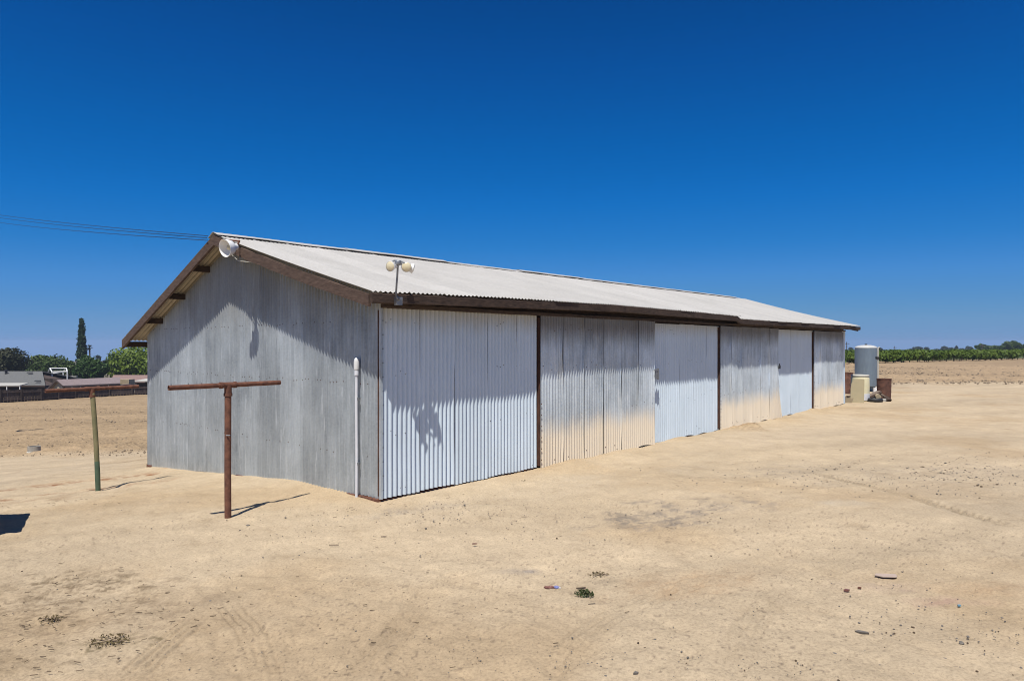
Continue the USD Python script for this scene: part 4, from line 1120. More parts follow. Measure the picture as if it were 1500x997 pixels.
def house1():
    Ye, Yr = 93.0, 98.0
    t = thing('house', 'house with grey shingle roof and pale patio cover at the far left', 'house')
    e0, e1 = at(-60, 564, Ye), at(66.5, 561.5, Ye)
    r0, r1 = at(-60, 543.5, Yr), at(62, 543, Yr)
    k0, k1 = e0 + [0, 10, 0], e1 + [1.2, 10, 0]
    e1[2] = e0[2]; r1[2] = r0[2]
    k0[2] = k1[2] = e0[2]
    obj('roof', cat([slab_poly([e0, e1, r1, r0]), slab_poly([r0, r1, k1, k0])]), M['shingle'], t)
    gz = float(terrain(e1[0], e1[1])) - 0.3
    wl = trimesh.convex.convex_hull(np.array([[e0[0] + 0.4, Ye + 0.6, gz], [e1[0] - 0.5, Ye + 0.6, gz], [e1[0] - 0.3, Ye + 9.2, gz], [e0[0] + 0.4, Ye + 9.2, gz],
                                             [e0[0] + 0.4, Ye + 0.6, e0[2] - 0.1], [e1[0] - 0.5, Ye + 0.6, e0[2] - 0.1], [e1[0] - 0.3, Ye + 9.2, e0[2] - 0.1], [e0[0] + 0.4, Ye + 9.2, e0[2] - 0.1],
                                             [e0[0] + 0.4, Yr, r0[2] - 0.3], [r1[0] - 0.5, Yr, r0[2] - 0.3]]))
    obj('wall', wl, M['house_dark'], t)
    obj('eave_board', beam(e0 + [0, -0.03, -0.12], e1 + [0, -0.03, -0.12], 0.06, 0.2), M['house_dark'], t)
    c = at(9, 546, Yr - 1)
    obj('chimney_vent', cat([tube([c - [0, 0, 0.6], c + [0, 0, 0.35]], 0.16, 12), lathe([(0.22, 0.3), (0.22, 0.4), (0.0, 0.46)], 12, None, c)]), M['black'], t)
    for px, py, Y in ((44.5, 545.5, 96.9), (56, 557.5, 93.9)):
        c = at(px, py, Y)
        obj('roof_vent', box(0.7, 0.3, 0.12, c + [0, -0.1, 0.0]), M['black'], t)
    pc = [at(-60, 564.5, 88.5), at(29, 564.0, 88.5), at(42, 560.5, 92.5), at(-60, 560.5, 92.5)]
    obj('patio_cover', slab_poly(pc, 0.1), M['pale_metal'], t)
    for px in (44.5, 10, -25):
        c = at(px if px < 40 else 29, 564.2, 88.6)
        g_ = float(terrain(c[0], c[1]))
        obj('patio_post', box(0.1, 0.1, c[2] - g_, (c[0], c[1], (c[2] + g_) / 2 - 0.08)), M['white_tube'], t)


def house2():
    Y0 = 90.0
    t = thing('house', 'low house with mauve grey roof and small cream gable end', 'house')
    ap0, ap1 = at(82.5, 556.0, Y0), at(176, 553.2, Y0 + 7)
    el0, el1 = at(69.5, 568.5, Y0 + 0.5), at(160, 556.5, Y0 + 12)
    er0, er1 = at(92, 564.5, Y0 - 0.8), at(176, 561.3, Y0 + 5)
    ap1[2] = ap0[2] + 0.02; er1[2] = er0[2]; el1[2] = el0[2]
    obj('roof', cat([slab_poly([ap0, er0, er1, ap1]), slab_poly([ap0, ap1, el1, el0])]), M['mauve_roof'], t)
    gz = float(terrain(ap0[0], ap0[1])) - 0.4
    ge = np.array([ap0 + [0, 0.4, -0.22], el0 + [0.35, 0.4, -0.05], er0 + [-0.30, 0.5, -0.12]])
    lowz = ge[:, 2].min()
    foot = ge[1:].copy(); foot[:, 2] = gz
    obj('gable_end', trimesh.convex.convex_hull(np.vstack([ge, ge + [0, 0.25, 0], foot, foot + [0, 0.25, 0]])), M['house_cream'], t)
    obj('barge_board', cat([beam(ap0 + [0, -0.02, -0.1], el0 + [0, -0.02, -0.1], 0.08, 0.2), beam(ap0 + [0, -0.02, -0.1], er0 + [0, -0.02, -0.1], 0.08, 0.2)]), M['house_dark'], t)
    b0, b1 = er0 + [0.2, 0.25, -0.28], er1 + [-0.2, 0.25, -0.28]
    obj('eave_shade_board', beam(b0, b1, 0.08, 0.36), M['house_dark'], t)
    w0, w1 = b0 + [0, 0.15, 0], b1 + [0, 0.15, 0]
    obj('wall', slab_poly([w0, w1, w1 + [0, 3, 0], w0 + [0, 3, 0]], 2.4), M['house_wall'], t)
    p0, p1 = at(75, 570.0, 86.5), at(170, 566.0, 86.5)
    return t


def house3():
    Y0 = 104.0
    t = thing('house', 'house with pinkish tile roof and open carport beside the shed', 'house')
    r0, r1 = at(166, 549, Y0 + 5), at(290, 549, Y0 + 5)
    e0, e1 = at(162, 559.0, Y0), at(290, 559.0, Y0)
    k0, k1 = e0 + [0, 10, 0], e1 + [0, 10, 0]
    obj('roof', cat([slab_poly([e0, e1, r1, r0]), slab_poly([r0, r1, k1, k0])]), M['pink_roof'], t)
    gz = float(terrain(e0[0], e0[1])) - 0.4
    w0, w1 = e0 + [0.6, 1.0, -0.1], e1 + [-0.6, 1.0, -0.1]
    obj('wall', slab_poly([w0, w1, w1 + [0, 8, 0], w0 + [0, 8, 0]], w0[2] - gz), M['house_dark'], t)
    c0, c1 = at(196, 557.5, Y0 - 3), at(262, 557.5, Y0 - 3)
    obj('carport_cover', slab_poly([c0, c1, c1 + [0, 3.5, 0.15], c0 + [0, 3.5, 0.15]], 0.14), M['pale_metal'], t)
    for px in (197, 260):
        c = at(px, 558.5, Y0 - 2.8); g_ = float(terrain(c[0], c[1]))
        obj('carport_post', box(0.12, 0.12, c[2] - g_, (c[0], c[1], (c[2] + g_) / 2)), M['white_tube'], t)
    c = at(183.5, 563, Y0 - 5)
    obj('shed_wall', box(1.9, 1.5, 1.5, c), M['tan_block'], t)
    return t


house1(); house2(); house3()
# white tube canopy frame between the houses
t = thing('canopy_frame', 'bare white tube canopy frame standing between the two left houses', 'frame')
Yc = 99.0
fl, fr_, fp = at(76, 545, Yc), at(98.5, 544, Yc), at(73.5, 539, Yc)
rw = 0.085
gz = float(terrain(fl[0], Yc)) - 0.2
A_ = [at(76.2, 544.5, Yc), at(98.6, 544.0, Yc)]
B_ = [at(69.3, 547.5, Yc + 5), at(92.7, 544.5, Yc + 5)]
T_ = [at(73.2, 539.2, Yc + 2.5), at(97.2, 539.2, Yc + 2.5)]
for p in A_ + B_:
    obj('upright', tube([p, (p[0], p[1], gz)], rw, 8), M['white_tube'], t, smooth=50)
for p, q in ((A_[0], T_[0]), (T_[0], B_[0]), (A_[1], T_[1]), (T_[1], B_[1]), (T_[0], T_[1]), (A_[0], A_[1]), (B_[0], B_[1])):
    obj('tube', tube([p, q], rw, 8), M['white_tube'], t, smooth=50)
# dark side-yard fence between the houses
t = thing('side_fence', 'short dark timber fence between grey roofed house and mauve roofed house', 'fence')
for k in range(20):
    p = at(62.5 + k * 1.9, 553.5 + 0.12 * k, 96.0)
    g_ = float(terrain(p[0], p[1])) - 0.2
    obj('fence_board', box(0.17, 0.03, p[2] - g_, (p[0], p[1], (p[2] + g_) / 2)), M['fence_wood'], t)
t = thing('garden_wall', 'small cream rendered wall top behind the mauve roofed house', 'wall')
p = at(106, 553.6, 103.0)
obj('wall', box(1.3, 0.3, 2.4, (p[0], p[1], p[2] - 1.0)), M['house_cream'], t)
obj('coping', box(1.4, 0.4, 0.08, (p[0], p[1], p[2] + 0.24)), M['pale_metal'], t)

# ------------------------------------------------------------------ trees


def leaves(clumps, n, size, seed, squash=1.0):
    """Leaf-clump faces spread through the outer part of each clump (centre, radii)."""
    rng = np.random.default_rng(seed)
    vol = np.array([np.prod(c[1]) ** (2 / 3) for c in clumps]); cnt = np.maximum(8, (n * vol / vol.sum()).astype(int))
    V = []
    for (c, r), m in zip(clumps, cnt):
        d = rng.normal(size=(m, 3)); d /= np.linalg.norm(d, axis=1, keepdims=True)
        rad = 0.55 + 0.5 * rng.random(m) ** 0.6
        rad *= 0.78 + 0.44 * noise(d * 2.3 + np.array(c) * 1.7, seed)
        p = np.array(c) + d * rad[:, None] * np.array(r)
        nrm = d + rng.normal(0, 0.55, (m, 3)); nrm /= np.linalg.norm(nrm, axis=1, keepdims=True)
        a = np.cross(nrm, rng.normal(size=(m, 3))); a /= np.linalg.norm(a, axis=1, keepdims=True); b2 = np.cross(nrm, a)
        s = size * (0.6 + 0.8 * rng.random(m))[:, None]
        V.append(np.stack([p - a * s, p - b2 * s * 0.55, p + a * s, p + b2 * s * 0.55 + nrm * s * 0.2], 1))
    V = np.concatenate(V)
    k = len(V)
    i = np.arange(k)[:, None] * 4
    return V.reshape(-1, 3), np.concatenate([i + [0, 1, 2], i + [0, 2, 3]])


def tree(name, label, px0, px1, ytop, ybase, Y, mat_, n, leaf_size, seed, group=None, cat_='tree', lumps=9, ground=None):
    rng = np.random.default_rng(seed)
    L, R_, top = at(px0, ytop, Y), at(px1, ytop, Y), at((px0 + px1) / 2, ytop, Y)
    base = at((px0 + px1) / 2, ybase, Y)
    gz = float(terrain(base[0], base[1])) if ground is None else ground
    w = (R_[0] - L[0]) / 2; ctr = base[0]
    h = top[2] - base[2]
    t = thing(name, label, cat_, (ctr, Y, gz), 0, group)
    clumps = []
    zc = base[2] - gz + h * 0.48
    clumps.append(((0, 0, zc), (w * 0.72, w * 0.72, h * 0.46)))
    for k in range(lumps):
        an = rng.random() * 2 * np.pi
        zz = base[2] - gz + h * (0.22 + 0.62 * rng.random())
        q = math.sqrt(max(0.05, 1 - ((zz - zc) / (h * 0.55)) ** 2))
        rr_ = w * 0.60 * q
        s = 0.30 + 0.18 * rng.random()
        clumps.append(((rr_ * math.cos(an), rr_ * math.sin(an), zz), (w * s, w * s, min(h * s * 0.9, w * s))))
    obj('crown', leaves(clumps, n, leaf_size, seed), M[mat_], t)
    tr = max(0.12, w * 0.07)
    ztk = base[2] - gz + h * 0.55
    trunk = [tube([(0, 0, -0.3), (0.05 * w, 0, ztk * 0.5), (0, 0.03 * w, ztk)], [tr * 1.3, tr, tr * 0.5], 9)]
    for k in range(4):
        an = k * 1.7 + rng.random()
        trunk.append(tube([(0, 0, ztk * 0.55), (w * 0.3 * math.cos(an), w * 0.3 * math.sin(an), ztk * 0.85), (w * 0.55 * math.cos(an), w * 0.55 * math.sin(an), ztk * 1.1)], [tr * 0.5, tr * 0.35, tr * 0.12], 6))
    obj('trunk', cat(trunk), M['bark'], t, smooth=50)
    return t


tree('broad_tree', 'large dark brownish green tree at the far left edge behind grey roof', -60, 34, 511, 553, 122, 'leaf_brown', 7000, 0.28, 1, lumps=14)
tree('feathery_tree', 'spreading feathery green tree behind the white canopy frame', 44, 100, 524.5, 553, 138, 'leaf_mid', 5200, 0.26, 2, lumps=16)
tree('small_tree', 'thin greyish tree between the feathery tree and the cypress', 94, 113, 528, 550, 132, 'leaf_mid', 1500, 0.26, 3)
tree('low_tree', 'low distant tree line clump right of the dark left tree', 26, 60, 536, 552, 150, 'leaf_mid', 2000, 0.3, 4)
tree('round_tree', 'dark green rounded tree beside the foot of the tall cypress', 109, 161, 528, 558, 116, 'leaf_dark', 6000, 0.27, 5, lumps=14)
tree('bright_tree', 'bright green rounded tree right behind the left end of the shed', 160, 262, 514, 556, 126, 'leaf_bright', 11000, 0.30, 6, lumps=22)
tree('hazy_tree', 'tiny hazy tree on the skyline between the cypress and bright tree', 141, 147, 520, 532, 260, 'leaf_far', 300, 0.5, 7)
tree('hazy_tree', 'pair of tiny hazy tree tops left of the bright green tree', 152, 163, 527, 536, 260, 'leaf_far', 400, 0.5, 8)


def cypress():
    Y = 150.0
    base, top = at(120.5, 548, Y), at(120.5, 466, Y)
    gz = float(terrain(base[0], Y))
    t = thing('cypress_tree', 'tall narrow dark Italian cypress rising above the house roofs', 'tree', (base[0], Y, gz))
    H_ = top[2] - gz
    w = 8.2 / FPX * Y
    cl = []
    rng = np.random.default_rng(77)
    for k in range(90):
        f_ = k / 89
        r = w * (0.35 + 0.65 * min(1, (1 - f_) / 0.55) ** 0.7) * (0.92 + 0.16 * rng.random()) * 0.80
        cl.append(((rng.normal(0, w * 0.08) - w * 0.12 * f_, rng.normal(0, w * 0.08), 0.6 + f_ * (H_ - 1.0)), (r, r, H_ * 0.035)))
    cl.append(((w * 0.42, 0, H_ * 0.845), (w * 0.22, w * 0.22, H_ * 0.06)))
    cl.append(((-w * 0.12, 0, H_ * 0.975), (w * 0.14, w * 0.14, H_ * 0.03)))
    obj('crown', leaves(cl, 14000, 0.17, 78), M['leaf_cypress'], t)
    obj('trunk', tube([(0, 0, -0.2), (0, 0, H_ * 0.5), (0, 0, H_ * 0.9)], [0.25, 0.15, 0.04], 8), M['bark'], t, smooth=50)


cypress()
# a palm just visible behind the cypress
Y = 190.0
hd = at(131.3, 508.5, Y); gz = float(terrain(hd[0], Y))
t = thing('palm_tree', 'small fan palm head peeping out right of the tall cypress', 'palm', (hd[0], Y, gz))
obj('trunk', tube([(0, 0, -0.2), (0.1, 0, (hd[2] - gz) * 0.5), (0, 0, hd[2] - gz)], [0.25, 0.2, 0.18], 8), M['bark'], t, smooth=50)
rng = np.random.default_rng(5)
fr_m = []
for k in range(26):
    an, el = rng.random() * 6.28, rng.uniform(-0.8, 1.2)
    d = np.array([math.cos(an) * math.cos(el), math.sin(an) * math.cos(el), math.sin(el)])
    s = np.cross(d, [0, 0, 1]); s /= np.linalg.norm(s)
    c = np.array([0, 0, hd[2] - gz])
    fr_m.append(trimesh.Trimesh([c, c + d * 0.6 + s * 0.22, c + d * 1.0 - (0, 0, 0.15), c + d * 0.6 - s * 0.22], [[0, 1, 2], [0, 2, 3]], process=False))
obj('fronds', cat(fr_m), M['leaf_brown'], t)

# ------------------------------------------------------------------ vineyard on the right
V0, V1 = ground_at(1225, 534)[:2], ground_at(1512, 526.5)[:2]
vd = (V1 - V0) / np.linalg.norm(V1 - V0); vn = np.array([-vd[1], vd[0]])
VL = np.linalg.norm(V1 - V0)


def vine_mesh(p, q, h0, h1, n, size, seed, width=0.55):
    rng = np.random.default_rng(seed)
    L = np.linalg.norm(q - p); d = (q - p) / L; nn = np.array([-d[1], d[0]])
    s = rng.random(n) * L
    lump = noise(np.stack([s * 0.55, s * 0 + seed, s * 0], 1), seed) * 0.6 + noise(np.stack([s * 1.7, s * 0 + seed, s * 0], 1), seed + 1) * 0.4
    ht = h0 + (h1 - h0) * s / L
    t_ = rng.random(n) ** 0.75
    low = 0.20 + 0.40 * (noise(np.stack([s * 0.9, s * 0 + 3.3, s * 0], 1), seed + 2) - 0.5)
    z = ht * (low + (0.82 + 0.42 * (lump - 0.5) * 0.55 - low) * t_) + rng.normal(0, 0.05, n)
    off = rng.normal(0, width * 0.5, n) * (0.55 + 0.45 * np.sin(t_ * np.pi))
    xy = p + s[:, None] * d + off[:, None] * nn
    P = np.stack([xy[:, 0], xy[:, 1], terrain(xy[:, 0], xy[:, 1]) + z], 1)
    nr = rng.normal(0, 0.6, (n, 3)) + np.stack([nn[0] * np.sign(off), nn[1] * np.sign(off), 0.7 + 0 * off], 1); nr /= np.linalg.norm(nr, axis=1, keepdims=True)
    a = np.cross(nr, rng.normal(size=(n, 3))); a /= np.linalg.norm(a, axis=1, keepdims=True); b2 = np.cross(nr, a)
    sz = size * (0.6 + 0.8 * rng.random(n))[:, None]
    V = np.stack([P - a * sz, P - b2 * sz * 0.7, P + a * sz, P + b2 * sz * 0.7], 1).reshape(-1, 3)
    i = np.arange(n)[:, None] * 4
    return V, np.concatenate([i + [0, 1, 2], i + [0, 2, 3]])


for k in range(4):
    p, q = V0 + vn * 3.2 * k, V1 + vn * 3.4 * k + vd * 4
    lab = ('nearest row of green grape vines edging the right hand field', 'second row of grape vines behind the nearest one', 'third row of grape vines from the field edge', 'fourth row of grape vines from the field edge')[k]
    t = thing('vine_row', lab, 'vines', (0, 0, 0))
    obj('foliage', vine_mesh(p, q, 1.38 - 0.02 * k, 1.74 - 0.03 * k, 17000 if k == 0 else 6000, 0.15, 600 + k), M['leaf_vine'], t)
    L = np.linalg.norm(q - p)
    if k < 2:
        stems, stakes = [], []
        rng = np.random.default_rng(650 + k)
        for s in np.arange(0.5, L, 1.9):
            c = p + (q - p) * s / L; z_ = float(terrain(*c))
            stems.append(tube([(c[0], c[1], z_ - 0.1), (c[0] + rng.normal(0, 0.06), c[1] + rng.normal(0, 0.06), z_ + 0.4), (c[0] + rng.normal(0, 0.1), c[1], z_ + 0.85)], [0.06, 0.045, 0.03], 5))
            if rng.random() < 0.5:
                stakes.append(box(0.06, 0.06, 1.1, (c[0] + 0.2, c[1], z_ + 0.5)))
        obj('vine_trunk', cat(stems), M['bark'], t, kind='stuff')
        obj('stake', cat(stakes), M['old_timber'], t, kind='stuff')
rest = []
for k in range(4, 18):
    p, q = V0 + vn * 3.3 * k - vd * 2 * (k - 4), V1 + vn * 3.5 * k + vd * (4 + 2 * k)
    rest.append(vine_mesh(p, q, 1.20, 1.50, 3000, 0.22, 600 + k, 0.8))
Vr = np.vstack([r[0] for r in rest]); off = np.cumsum([0] + [len(r[0]) for r in rest[:-1]])
obj('vineyard', (Vr, np.vstack([r[1] + o for r, o in zip(rest, off)])), M['leaf_vine'], None, kind='stuff', label='mass of green vineyard rows stretching behind the nearest vines', cat='vines')

# skyline on the right: trees and poles, a few hundred metres off
sk = [(1243, 1250, 508.5, 517, 'small dark tree on the skyline between shed and grey tank'), (1286, 1292, 509.5, 516, 'tiny skyline tree just behind the tank standpipe'),
      (1292, 1300, 513, 517, 'low hazy bush on the skyline right of the tank'), (1329, 1336, 511, 517, 'leftmost low tree on the skyline of the right hand vineyard'),
      (1336, 1345, 508, 517, 'rounded skyline tree, left of a touching pair'), (1344, 1351, 507.5, 516, 'rounded skyline tree, right of a touching pair'),
      (1354, 1362, 508.5, 516, 'single hazy tree right of the touching pair'), (1363, 1377, 511.5, 516, 'low hazy scrub on the skyline'),
      (1378, 1389, 507, 515, 'broad greyish tree near the middle of the right skyline'), (1390, 1400, 509.5, 515, 'low grey tree beside the tiny pointed tree'),
      (1399, 1403, 506.5, 515, 'tiny pointed conifer on the right skyline'), (1405, 1412, 510.5, 515, 'small bush right of the pointed conifer'),
      (1415, 1425, 508, 514.5, 'dome shaped tree on the right skyline'), (1430, 1464, 506, 514, 'long low green tree mass on the right skyline'),
      (1464, 1490, 501.5, 513, 'tallest green tree clump near the right edge of the skyline'), (1486, 1496, 501, 512, 'rounded tree behind the tallest clump at the right edge'), (1494, 1520, 503.5, 512, 'tree cut by the right edge of the picture')]
for k, (a, b2, yt, yb, lab) in enumerate(sk):
    near = a > 1428
    Y = 260 if near else 480
    tree('skyline_tree', lab, a, b2, yt, yb, Y + 7 * (k % 3), 'leaf_mid' if near else 'leaf_far', 1600 if near else 420, 0.45 if near else 0.8, 30 + k, lumps=8)
for px, yt, Y, wd, lab in ((1240.3, 500.5, 300, 0.2, 'utility pole with crossarm on the skyline right of the shed corner'), (1310.5, 507, 420, 0.2, 'faint thin pole on the skyline right of the tank'),
                           (1438.5, 503.5, 260, 0.22, 'dark utility pole before the long skyline tree mass')):
    c = at(px, yt, Y); gz = float(terrain(c[0], c[1]))
    t = thing('utility_pole', lab, 'pole', (c[0], c[1], gz))
    obj('pole', tube([(0, 0, -0.5), (0, 0, c[2] - gz)], [wd, wd * 0.8], 8), M['pole_wood'], t, smooth=50)
    obj('crossarm', box(2.2, 0.15, 0.2, (0, -0.2, c[2] - gz - 0.8)), M['pole_wood'], t)

# ------------------------------------------------------------------ loose things on the ground


def pebble(seed, flat=0.55):
    m = trimesh.creation.icosphere(1, 1.0)
    v = m.vertices * np.array([1, 0.75, flat])
    v *= (0.75 + 0.5 * noise(m.vertices * 1.3 + seed * 7.7, seed))[:, None]
    return trimesh.Trimesh(v, m.faces, process=False)


def instancer(name, protos, mats, P, S, rng, label, cat_, tilt=0.4):
    pi = UsdGeom.PointInstancer.Define(stage, fresh('/World', name))
    rel = []
    for k, (m, mm) in enumerate(zip(protos, mats)):
        u_ = usdkit.mesh(stage, fresh(str(pi.GetPath()), 'piece'), m, M[mm])
        rel.append(u_.GetPath())
    pi.CreatePrototypesRel().SetTargets(rel)
    n = len(P)
    pi.CreateProtoIndicesAttr(rng.integers(0, len(protos), n).tolist())
    pi.CreatePositionsAttr([Gf.Vec3f(*map(float, p)) for p in P])
    pi.CreateScalesAttr([Gf.Vec3f(float(s)) for s in S])
    q = []
    for k in range(n):
        r = Gf.Rotation(Gf.Vec3d(0, 0, 1), rng.uniform(0, 360)) * Gf.Rotation(Gf.Vec3d(1, 0, 0), rng.normal(0, 20 * tilt))
        g_ = r.GetQuat(); q.append(Gf.Quath(float(g_.GetReal()), *map(float, g_.GetImaginary())))
    pi.CreateOrientationsAttr(q)
    tag(pi.GetPrim(), label, cat_, None, 'stuff')


rng = np.random.default_rng(2024)
pts, sz = [], []
for (pxa, pya, sx, sy, n, s0) in ((1380, 950, 130, 60, 260, 0.009), (1300, 690, 160, 14, 700, 0.012), (1420, 698, 80, 16, 420, 0.012), (640, 745, 80, 14, 160, 0.010), (750, 770, 130, 30, 160, 0.008),
                                 (950, 975, 130, 18, 320, 0.007), (430, 750, 60, 22, 110, 0.009), (1100, 760, 120, 40, 160, 0.010), (750, 850, 420, 90, 900, 0.005), (300, 870, 200, 80, 260, 0.006), (1200, 880, 200, 70, 280, 0.007)):
    k = 0
    while k < n:
        px, py = rng.normal(pxa, sx), rng.normal(pya, sy)
        if py < 600 or py > 1010 or px < -40 or px > 1540:
            continue
        k += 1
        d = ray(px, py); tt = -CAM_H / d[2]
        x_, y_ = d[0] * tt, tt
        a_, b_ = (np.array([x_, y_]) - C0) @ U, (np.array([x_, y_]) - C0) @ G
        if a_ > -0.1 and b_ > -0.15:
            continue
        pts.append((x_, y_, float(terrain(x_, y_)) + 0.003)); sz.append(s0 * 0.55 * math.exp(rng.normal(0, 0.42)))
instancer('pebbles', [pebble(i) for i in range(4)], ['stone'] * 3 + ['leaf_litter'], pts, sz, rng, 'grey pebbles and grit strewn over the sandy yard', 'pebbles')

pts, sz = [], []
for _ in range(4200):
    r_ = rng.random() ** 1.3
    if rng.random() < 0.5:
        px, py = rng.uniform(-30, 225), 592 + 78 * r_ ** 0.8
    else:
        px, py = rng.uniform(1235, 1530), 536 + 27 * r_ ** 0.8
    p = ground_at(px, py)
    pts.append(p + [0, 0, 0.045]); sz.append((0.010 + 0.040 * rng.random() ** 4) * (1.5 if py < 620 else 0.75))
instancer('soil_clods', [pebble(20 + i, 0.8) for i in range(4)], ['clod'] * 4, pts, sz, rng, 'dry earth clods scattered over the ploughed fields', 'clods')

# dead twigs and leaf bits
tw = []
for _ in range(330):
    c_ = ((110, 870, 90, 40), (60, 930, 60, 40), (230, 900, 100, 40), (380, 880, 150, 60), (850, 850, 300, 80), (90, 715, 90, 10), (600, 745, 90, 12), (1000, 750, 60, 14))[rng.integers(0, 8)]
    px, py = rng.normal(c_[0], c_[2]), rng.normal(c_[1], c_[3])
    if not (690 < py < 1005):
        continue
    d = ray(px, py); tt = -CAM_H / d[2]
    x_, y_ = d[0] * tt, tt
    ab = (np.array([x_, y_]) - C0)
    if ab @ U > -0.1 and ab @ G > -0.15:
        continue
    z_ = float(terrain(x_, y_)) + 0.006
    an = rng.normal(0.2, 0.5); l_ = rng.uniform(0.005, 0.024)
    dd = np.array([math.cos(an), math.sin(an), rng.normal(0, 0.12)])
    tw.append(beam(np.array([x_, y_, z_]) - dd * l_, np.array([x_, y_, z_]) + dd * l_, rng.uniform(0.002, 0.006), 0.003))
obj('dry_litter', cat(tw), M['leaf_litter'], None, kind='stuff', label='dry twigs and leaf scraps lying about the yard', cat='litter')


def weed(px, py, rad, n, seed, lab, h=0.05, mm='weed'):
    p = ground_at(px, py)
    rng = np.random.default_rng(seed)
    t = thing('weed', lab, 'weed', p)
    V, F, S_ = [], [], []
    for k in range(n):
        an = rng.random() * 6.28; r = rad * rng.random() ** 0.6
        c = np.array([r * math.cos(an), r * math.sin(an) * 0.8, 0.004 + h * rng.random() * (1 - r / rad * 0.6)])
        d = rng.normal(size=3); d[2] = abs(d[2]) * 0.5; d /= np.linalg.norm(d)
        s = np.cross(d, rng.normal(size=3)); s /= np.linalg.norm(s)
        l_ = rng.uniform(0.008, 0.018)
        o = len(V)
        V += [c - d * l_, c + s * l_ * 0.4, c + d * l_, c - s * l_ * 0.4]; F += [[o, o + 1, o + 2], [o, o + 2, o + 3]]
    obj('leaves', trimesh.Trimesh(V, F, process=False), M[mm], t)
    obj('stems', cat([tube([(0, 0, 0), (rad * 0.5 * math.cos(k), rad * 0.4 * math.sin(k), h * 0.4), (rad * 0.9 * math.cos(k), rad * 0.7 * math.sin(k), h * 0.3)], 0.002, 4) for k in range(7)]), M['bark'], t)


weed(855, 872, 0.085, 190, 1, 'small green weed growing in the foreground sand')
weed(876, 842, 0.09, 40, 2, 'faint dry sprig behind the small green weed', 0.02, 'weed_dry')
weed(158, 940, 0.14, 110, 3, 'low dried olive weed patch in the left foreground', 0.02, 'weed_dry')
weed(75, 908, 0.09, 50, 4, 'small dry weed at the lower left', 0.02, 'weed_dry')
weed(765, 706, 0.10, 60, 5, 'tiny dry weed close to the foot of the first doors', 0.03)


def flake(name, px, py, pts2, thick, mm, lab, cat_, tilt=(0, 0), rz=0.0, lift=0.0):
    p = ground_at(px, py)
    poly = Polygon(pts2).buffer(0)
    m = trimesh.creation.extrude_polygon(poly, thick, engine='earcut')
    m.apply_transform(trimesh.transformations.euler_matrix(tilt[0], tilt[1], rz))
    m.apply_scale(0.8)
    m.apply_translation(p + [0, 0, 0.003 + lift])
    obj(name, m, M[mm], None, label=lab, cat=cat_)


p = ground_at(809, 863)
t = thing('crumpled_wrapper', 'crumpled red and blue wrapper lying in the foreground sand', 'litter', p)
rng = np.random.default_rng(9)
m = trimesh.creation.icosphere(2, 1.0); v = m.vertices * [0.042, 0.022, 0.012]; v *= (0.6 + 0.9 * noise(m.vertices * 2.6, 4))[:, None]; v[:, 2] += 0.012
obj('red_part', trimesh.Trimesh(v + [-0.02, 0, 0], m.faces, process=False), M['wrapper_red'], t)
v2 = m.vertices * [0.022, 0.018, 0.010]; v2 *= (0.6 + 0.9 * noise(m.vertices * 2.9, 6))[:, None]; v2[:, 2] += 0.014
obj('blue_part', trimesh.Trimesh(v2 + [0.034, 0.0, 0], m.faces, process=False), M['wrapper_blue'], t)
obj('white_tip', box(0.02, 0.012, 0.006, (0.058, -0.004, 0.010)), M['lamp_white'], t)
flake('broken_slab', 1296, 845, [(-0.10, 0.02), (-0.06, 0.07), (0.14, 0.05), (0.13, -0.01), (0.10, -0.05), (-0.04, -0.04)], 0.009, 'slab_pink', 'thin pinkish broken slab lying flat in the right foreground', 'slab')
flake('brick_chip', 1240, 866, [(-0.03, 0), (0, 0.02), (0.035, 0.004), (0.01, -0.015)], 0.018, 'wrapper_red', 'small red brick chip left of the pinkish slab', 'chip')
flake('brick_chip', 1259, 862, [(-0.02, 0), (0, 0.014), (0.022, 0.004), (0.01, -0.012)], 0.014, 'rust', 'tiny brown chip between the red chip and the slab', 'chip')
flake('stone_shard', 1262, 929, [(-0.055, 0.01), (-0.02, 0.022), (0.05, -0.005), (0.055, -0.018), (0.0, -0.012)], 0.02, 'stone', 'flat pointed grey stone shard in the right foreground', 'stone', (0.25, 0))
flake('plastic_scrap', 867, 887, [(-0.035, -0.006), (-0.01, 0.004), (0.03, 0.010), (0.034, -0.008), (0, -0.012)], 0.014, 'black', 'small black scrap just right of the green weed', 'scrap')
flake('bark_strip', 851, 862, [(-0.05, -0.008), (0.0, 0.004), (0.05, 0.014), (0.05, 0.006), (0, -0.006)], 0.012, 'bark', 'short dark bark strip behind the green weed', 'bark')
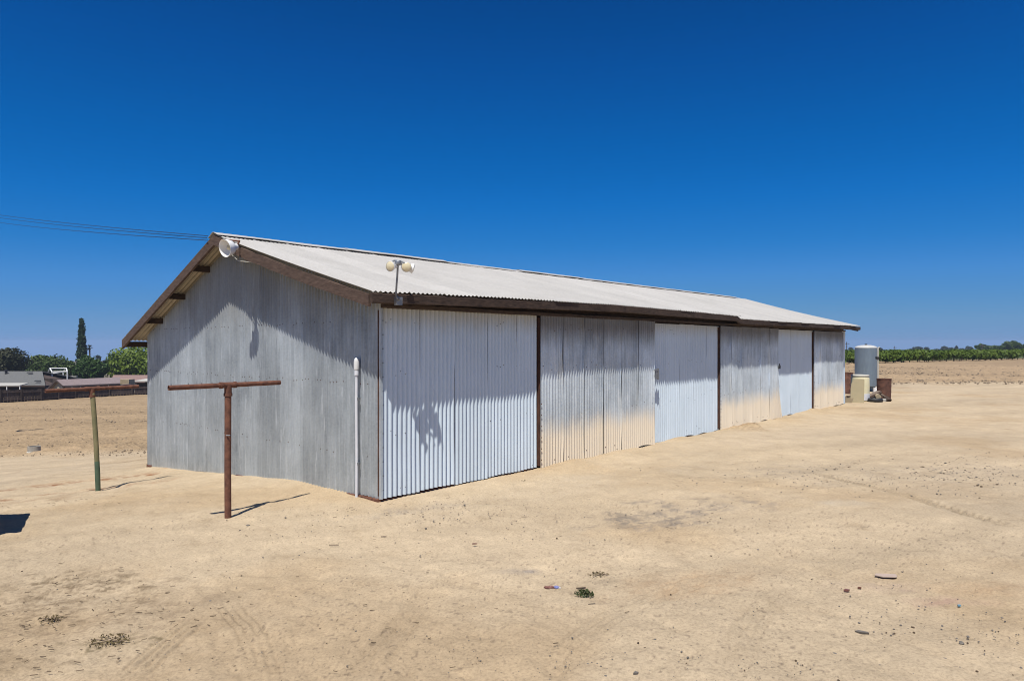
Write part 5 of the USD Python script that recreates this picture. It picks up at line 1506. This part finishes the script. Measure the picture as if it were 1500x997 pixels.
flake('orange_stick', 1311, 981, [(-0.045, -0.006), (0.045, 0.006), (0.044, 0.012), (-0.045, 0.0)], 0.008, 'orange_stick', 'thin orange brown stick in the lower right corner', 'stick')
flake('blue_chip', 1405, 888, [(-0.015, -0.008), (0.012, -0.01), (0.016, 0.01), (-0.01, 0.012)], 0.012, 'blue_chip', 'tiny pale blue chip in the right foreground', 'chip')
flake('dark_stone', 931, 990, [(-0.02, -0.01), (0.01, -0.018), (0.024, 0.006), (0, 0.02)], 0.02, 'stone', 'dark bluish stone at the bottom edge of the picture', 'stone')
flake('leaf_scrap', 695, 797, [(-0.03, -0.006), (0.0, 0.012), (0.036, 0.0), (0, -0.012)], 0.012, 'wrapper_red', 'curled brown leaf in the middle foreground', 'leaf')
flake('twig', 489, 799, [(-0.06, -0.004), (0.06, 0.002), (0.06, 0.008), (-0.06, 0.003)], 0.008, 'bark', 'thin dark twig below the right side of gable wall', 'twig')
flake('twig', 562, 787, [(-0.035, -0.004), (0.035, 0.002), (0.035, 0.008), (-0.035, 0.003)], 0.008, 'bark', 'short twig near the shed corner', 'twig')

# ------------------------------------------------------------------ summer haze over the plain
hz = box(3300, 3300, 46, (0, 0, 12 - 23.0))
obj('haze', hz, usdkit.material(stage, '/World/Looks/haze', {'v': ('principled_volume', {'color': (0.75, 0.85, 1.0), 'density': 0.0003, 'anisotropy': 0.2})}, [], volume='v.volume'), None, kind='stuff', label='thin summer haze over the plain', cat='haze')

# ------------------------------------------------------------------ things of a kind share a group
GROUPS = {'clothesline_post': 'clothesline posts left of the shed', 'steel_drum': 'rusty steel drums', 'house': 'houses beyond the fence', 'skyline_tree': 'trees on the right skyline',
          'utility_pole': 'utility poles', 'vine_row': 'rows of grape vines', 'plank': 'planks of the scrap pile', 'weed': 'weeds in the yard', 'service_wire': 'service wires',
          'brick_chip': 'chips by the pinkish slab', 'twig': 'twigs in the yard', 'hazy_tree': 'hazy trees on the left skyline'}
for prim in stage.GetPrimAtPath('/World').GetChildren():
    nm = prim.GetName()
    base = nm[:-4] if nm[-3:].isdigit() and nm[-4] == '_' else nm
    if base in GROUPS:
        prim.SetCustomDataByKey('group', GROUPS[base])
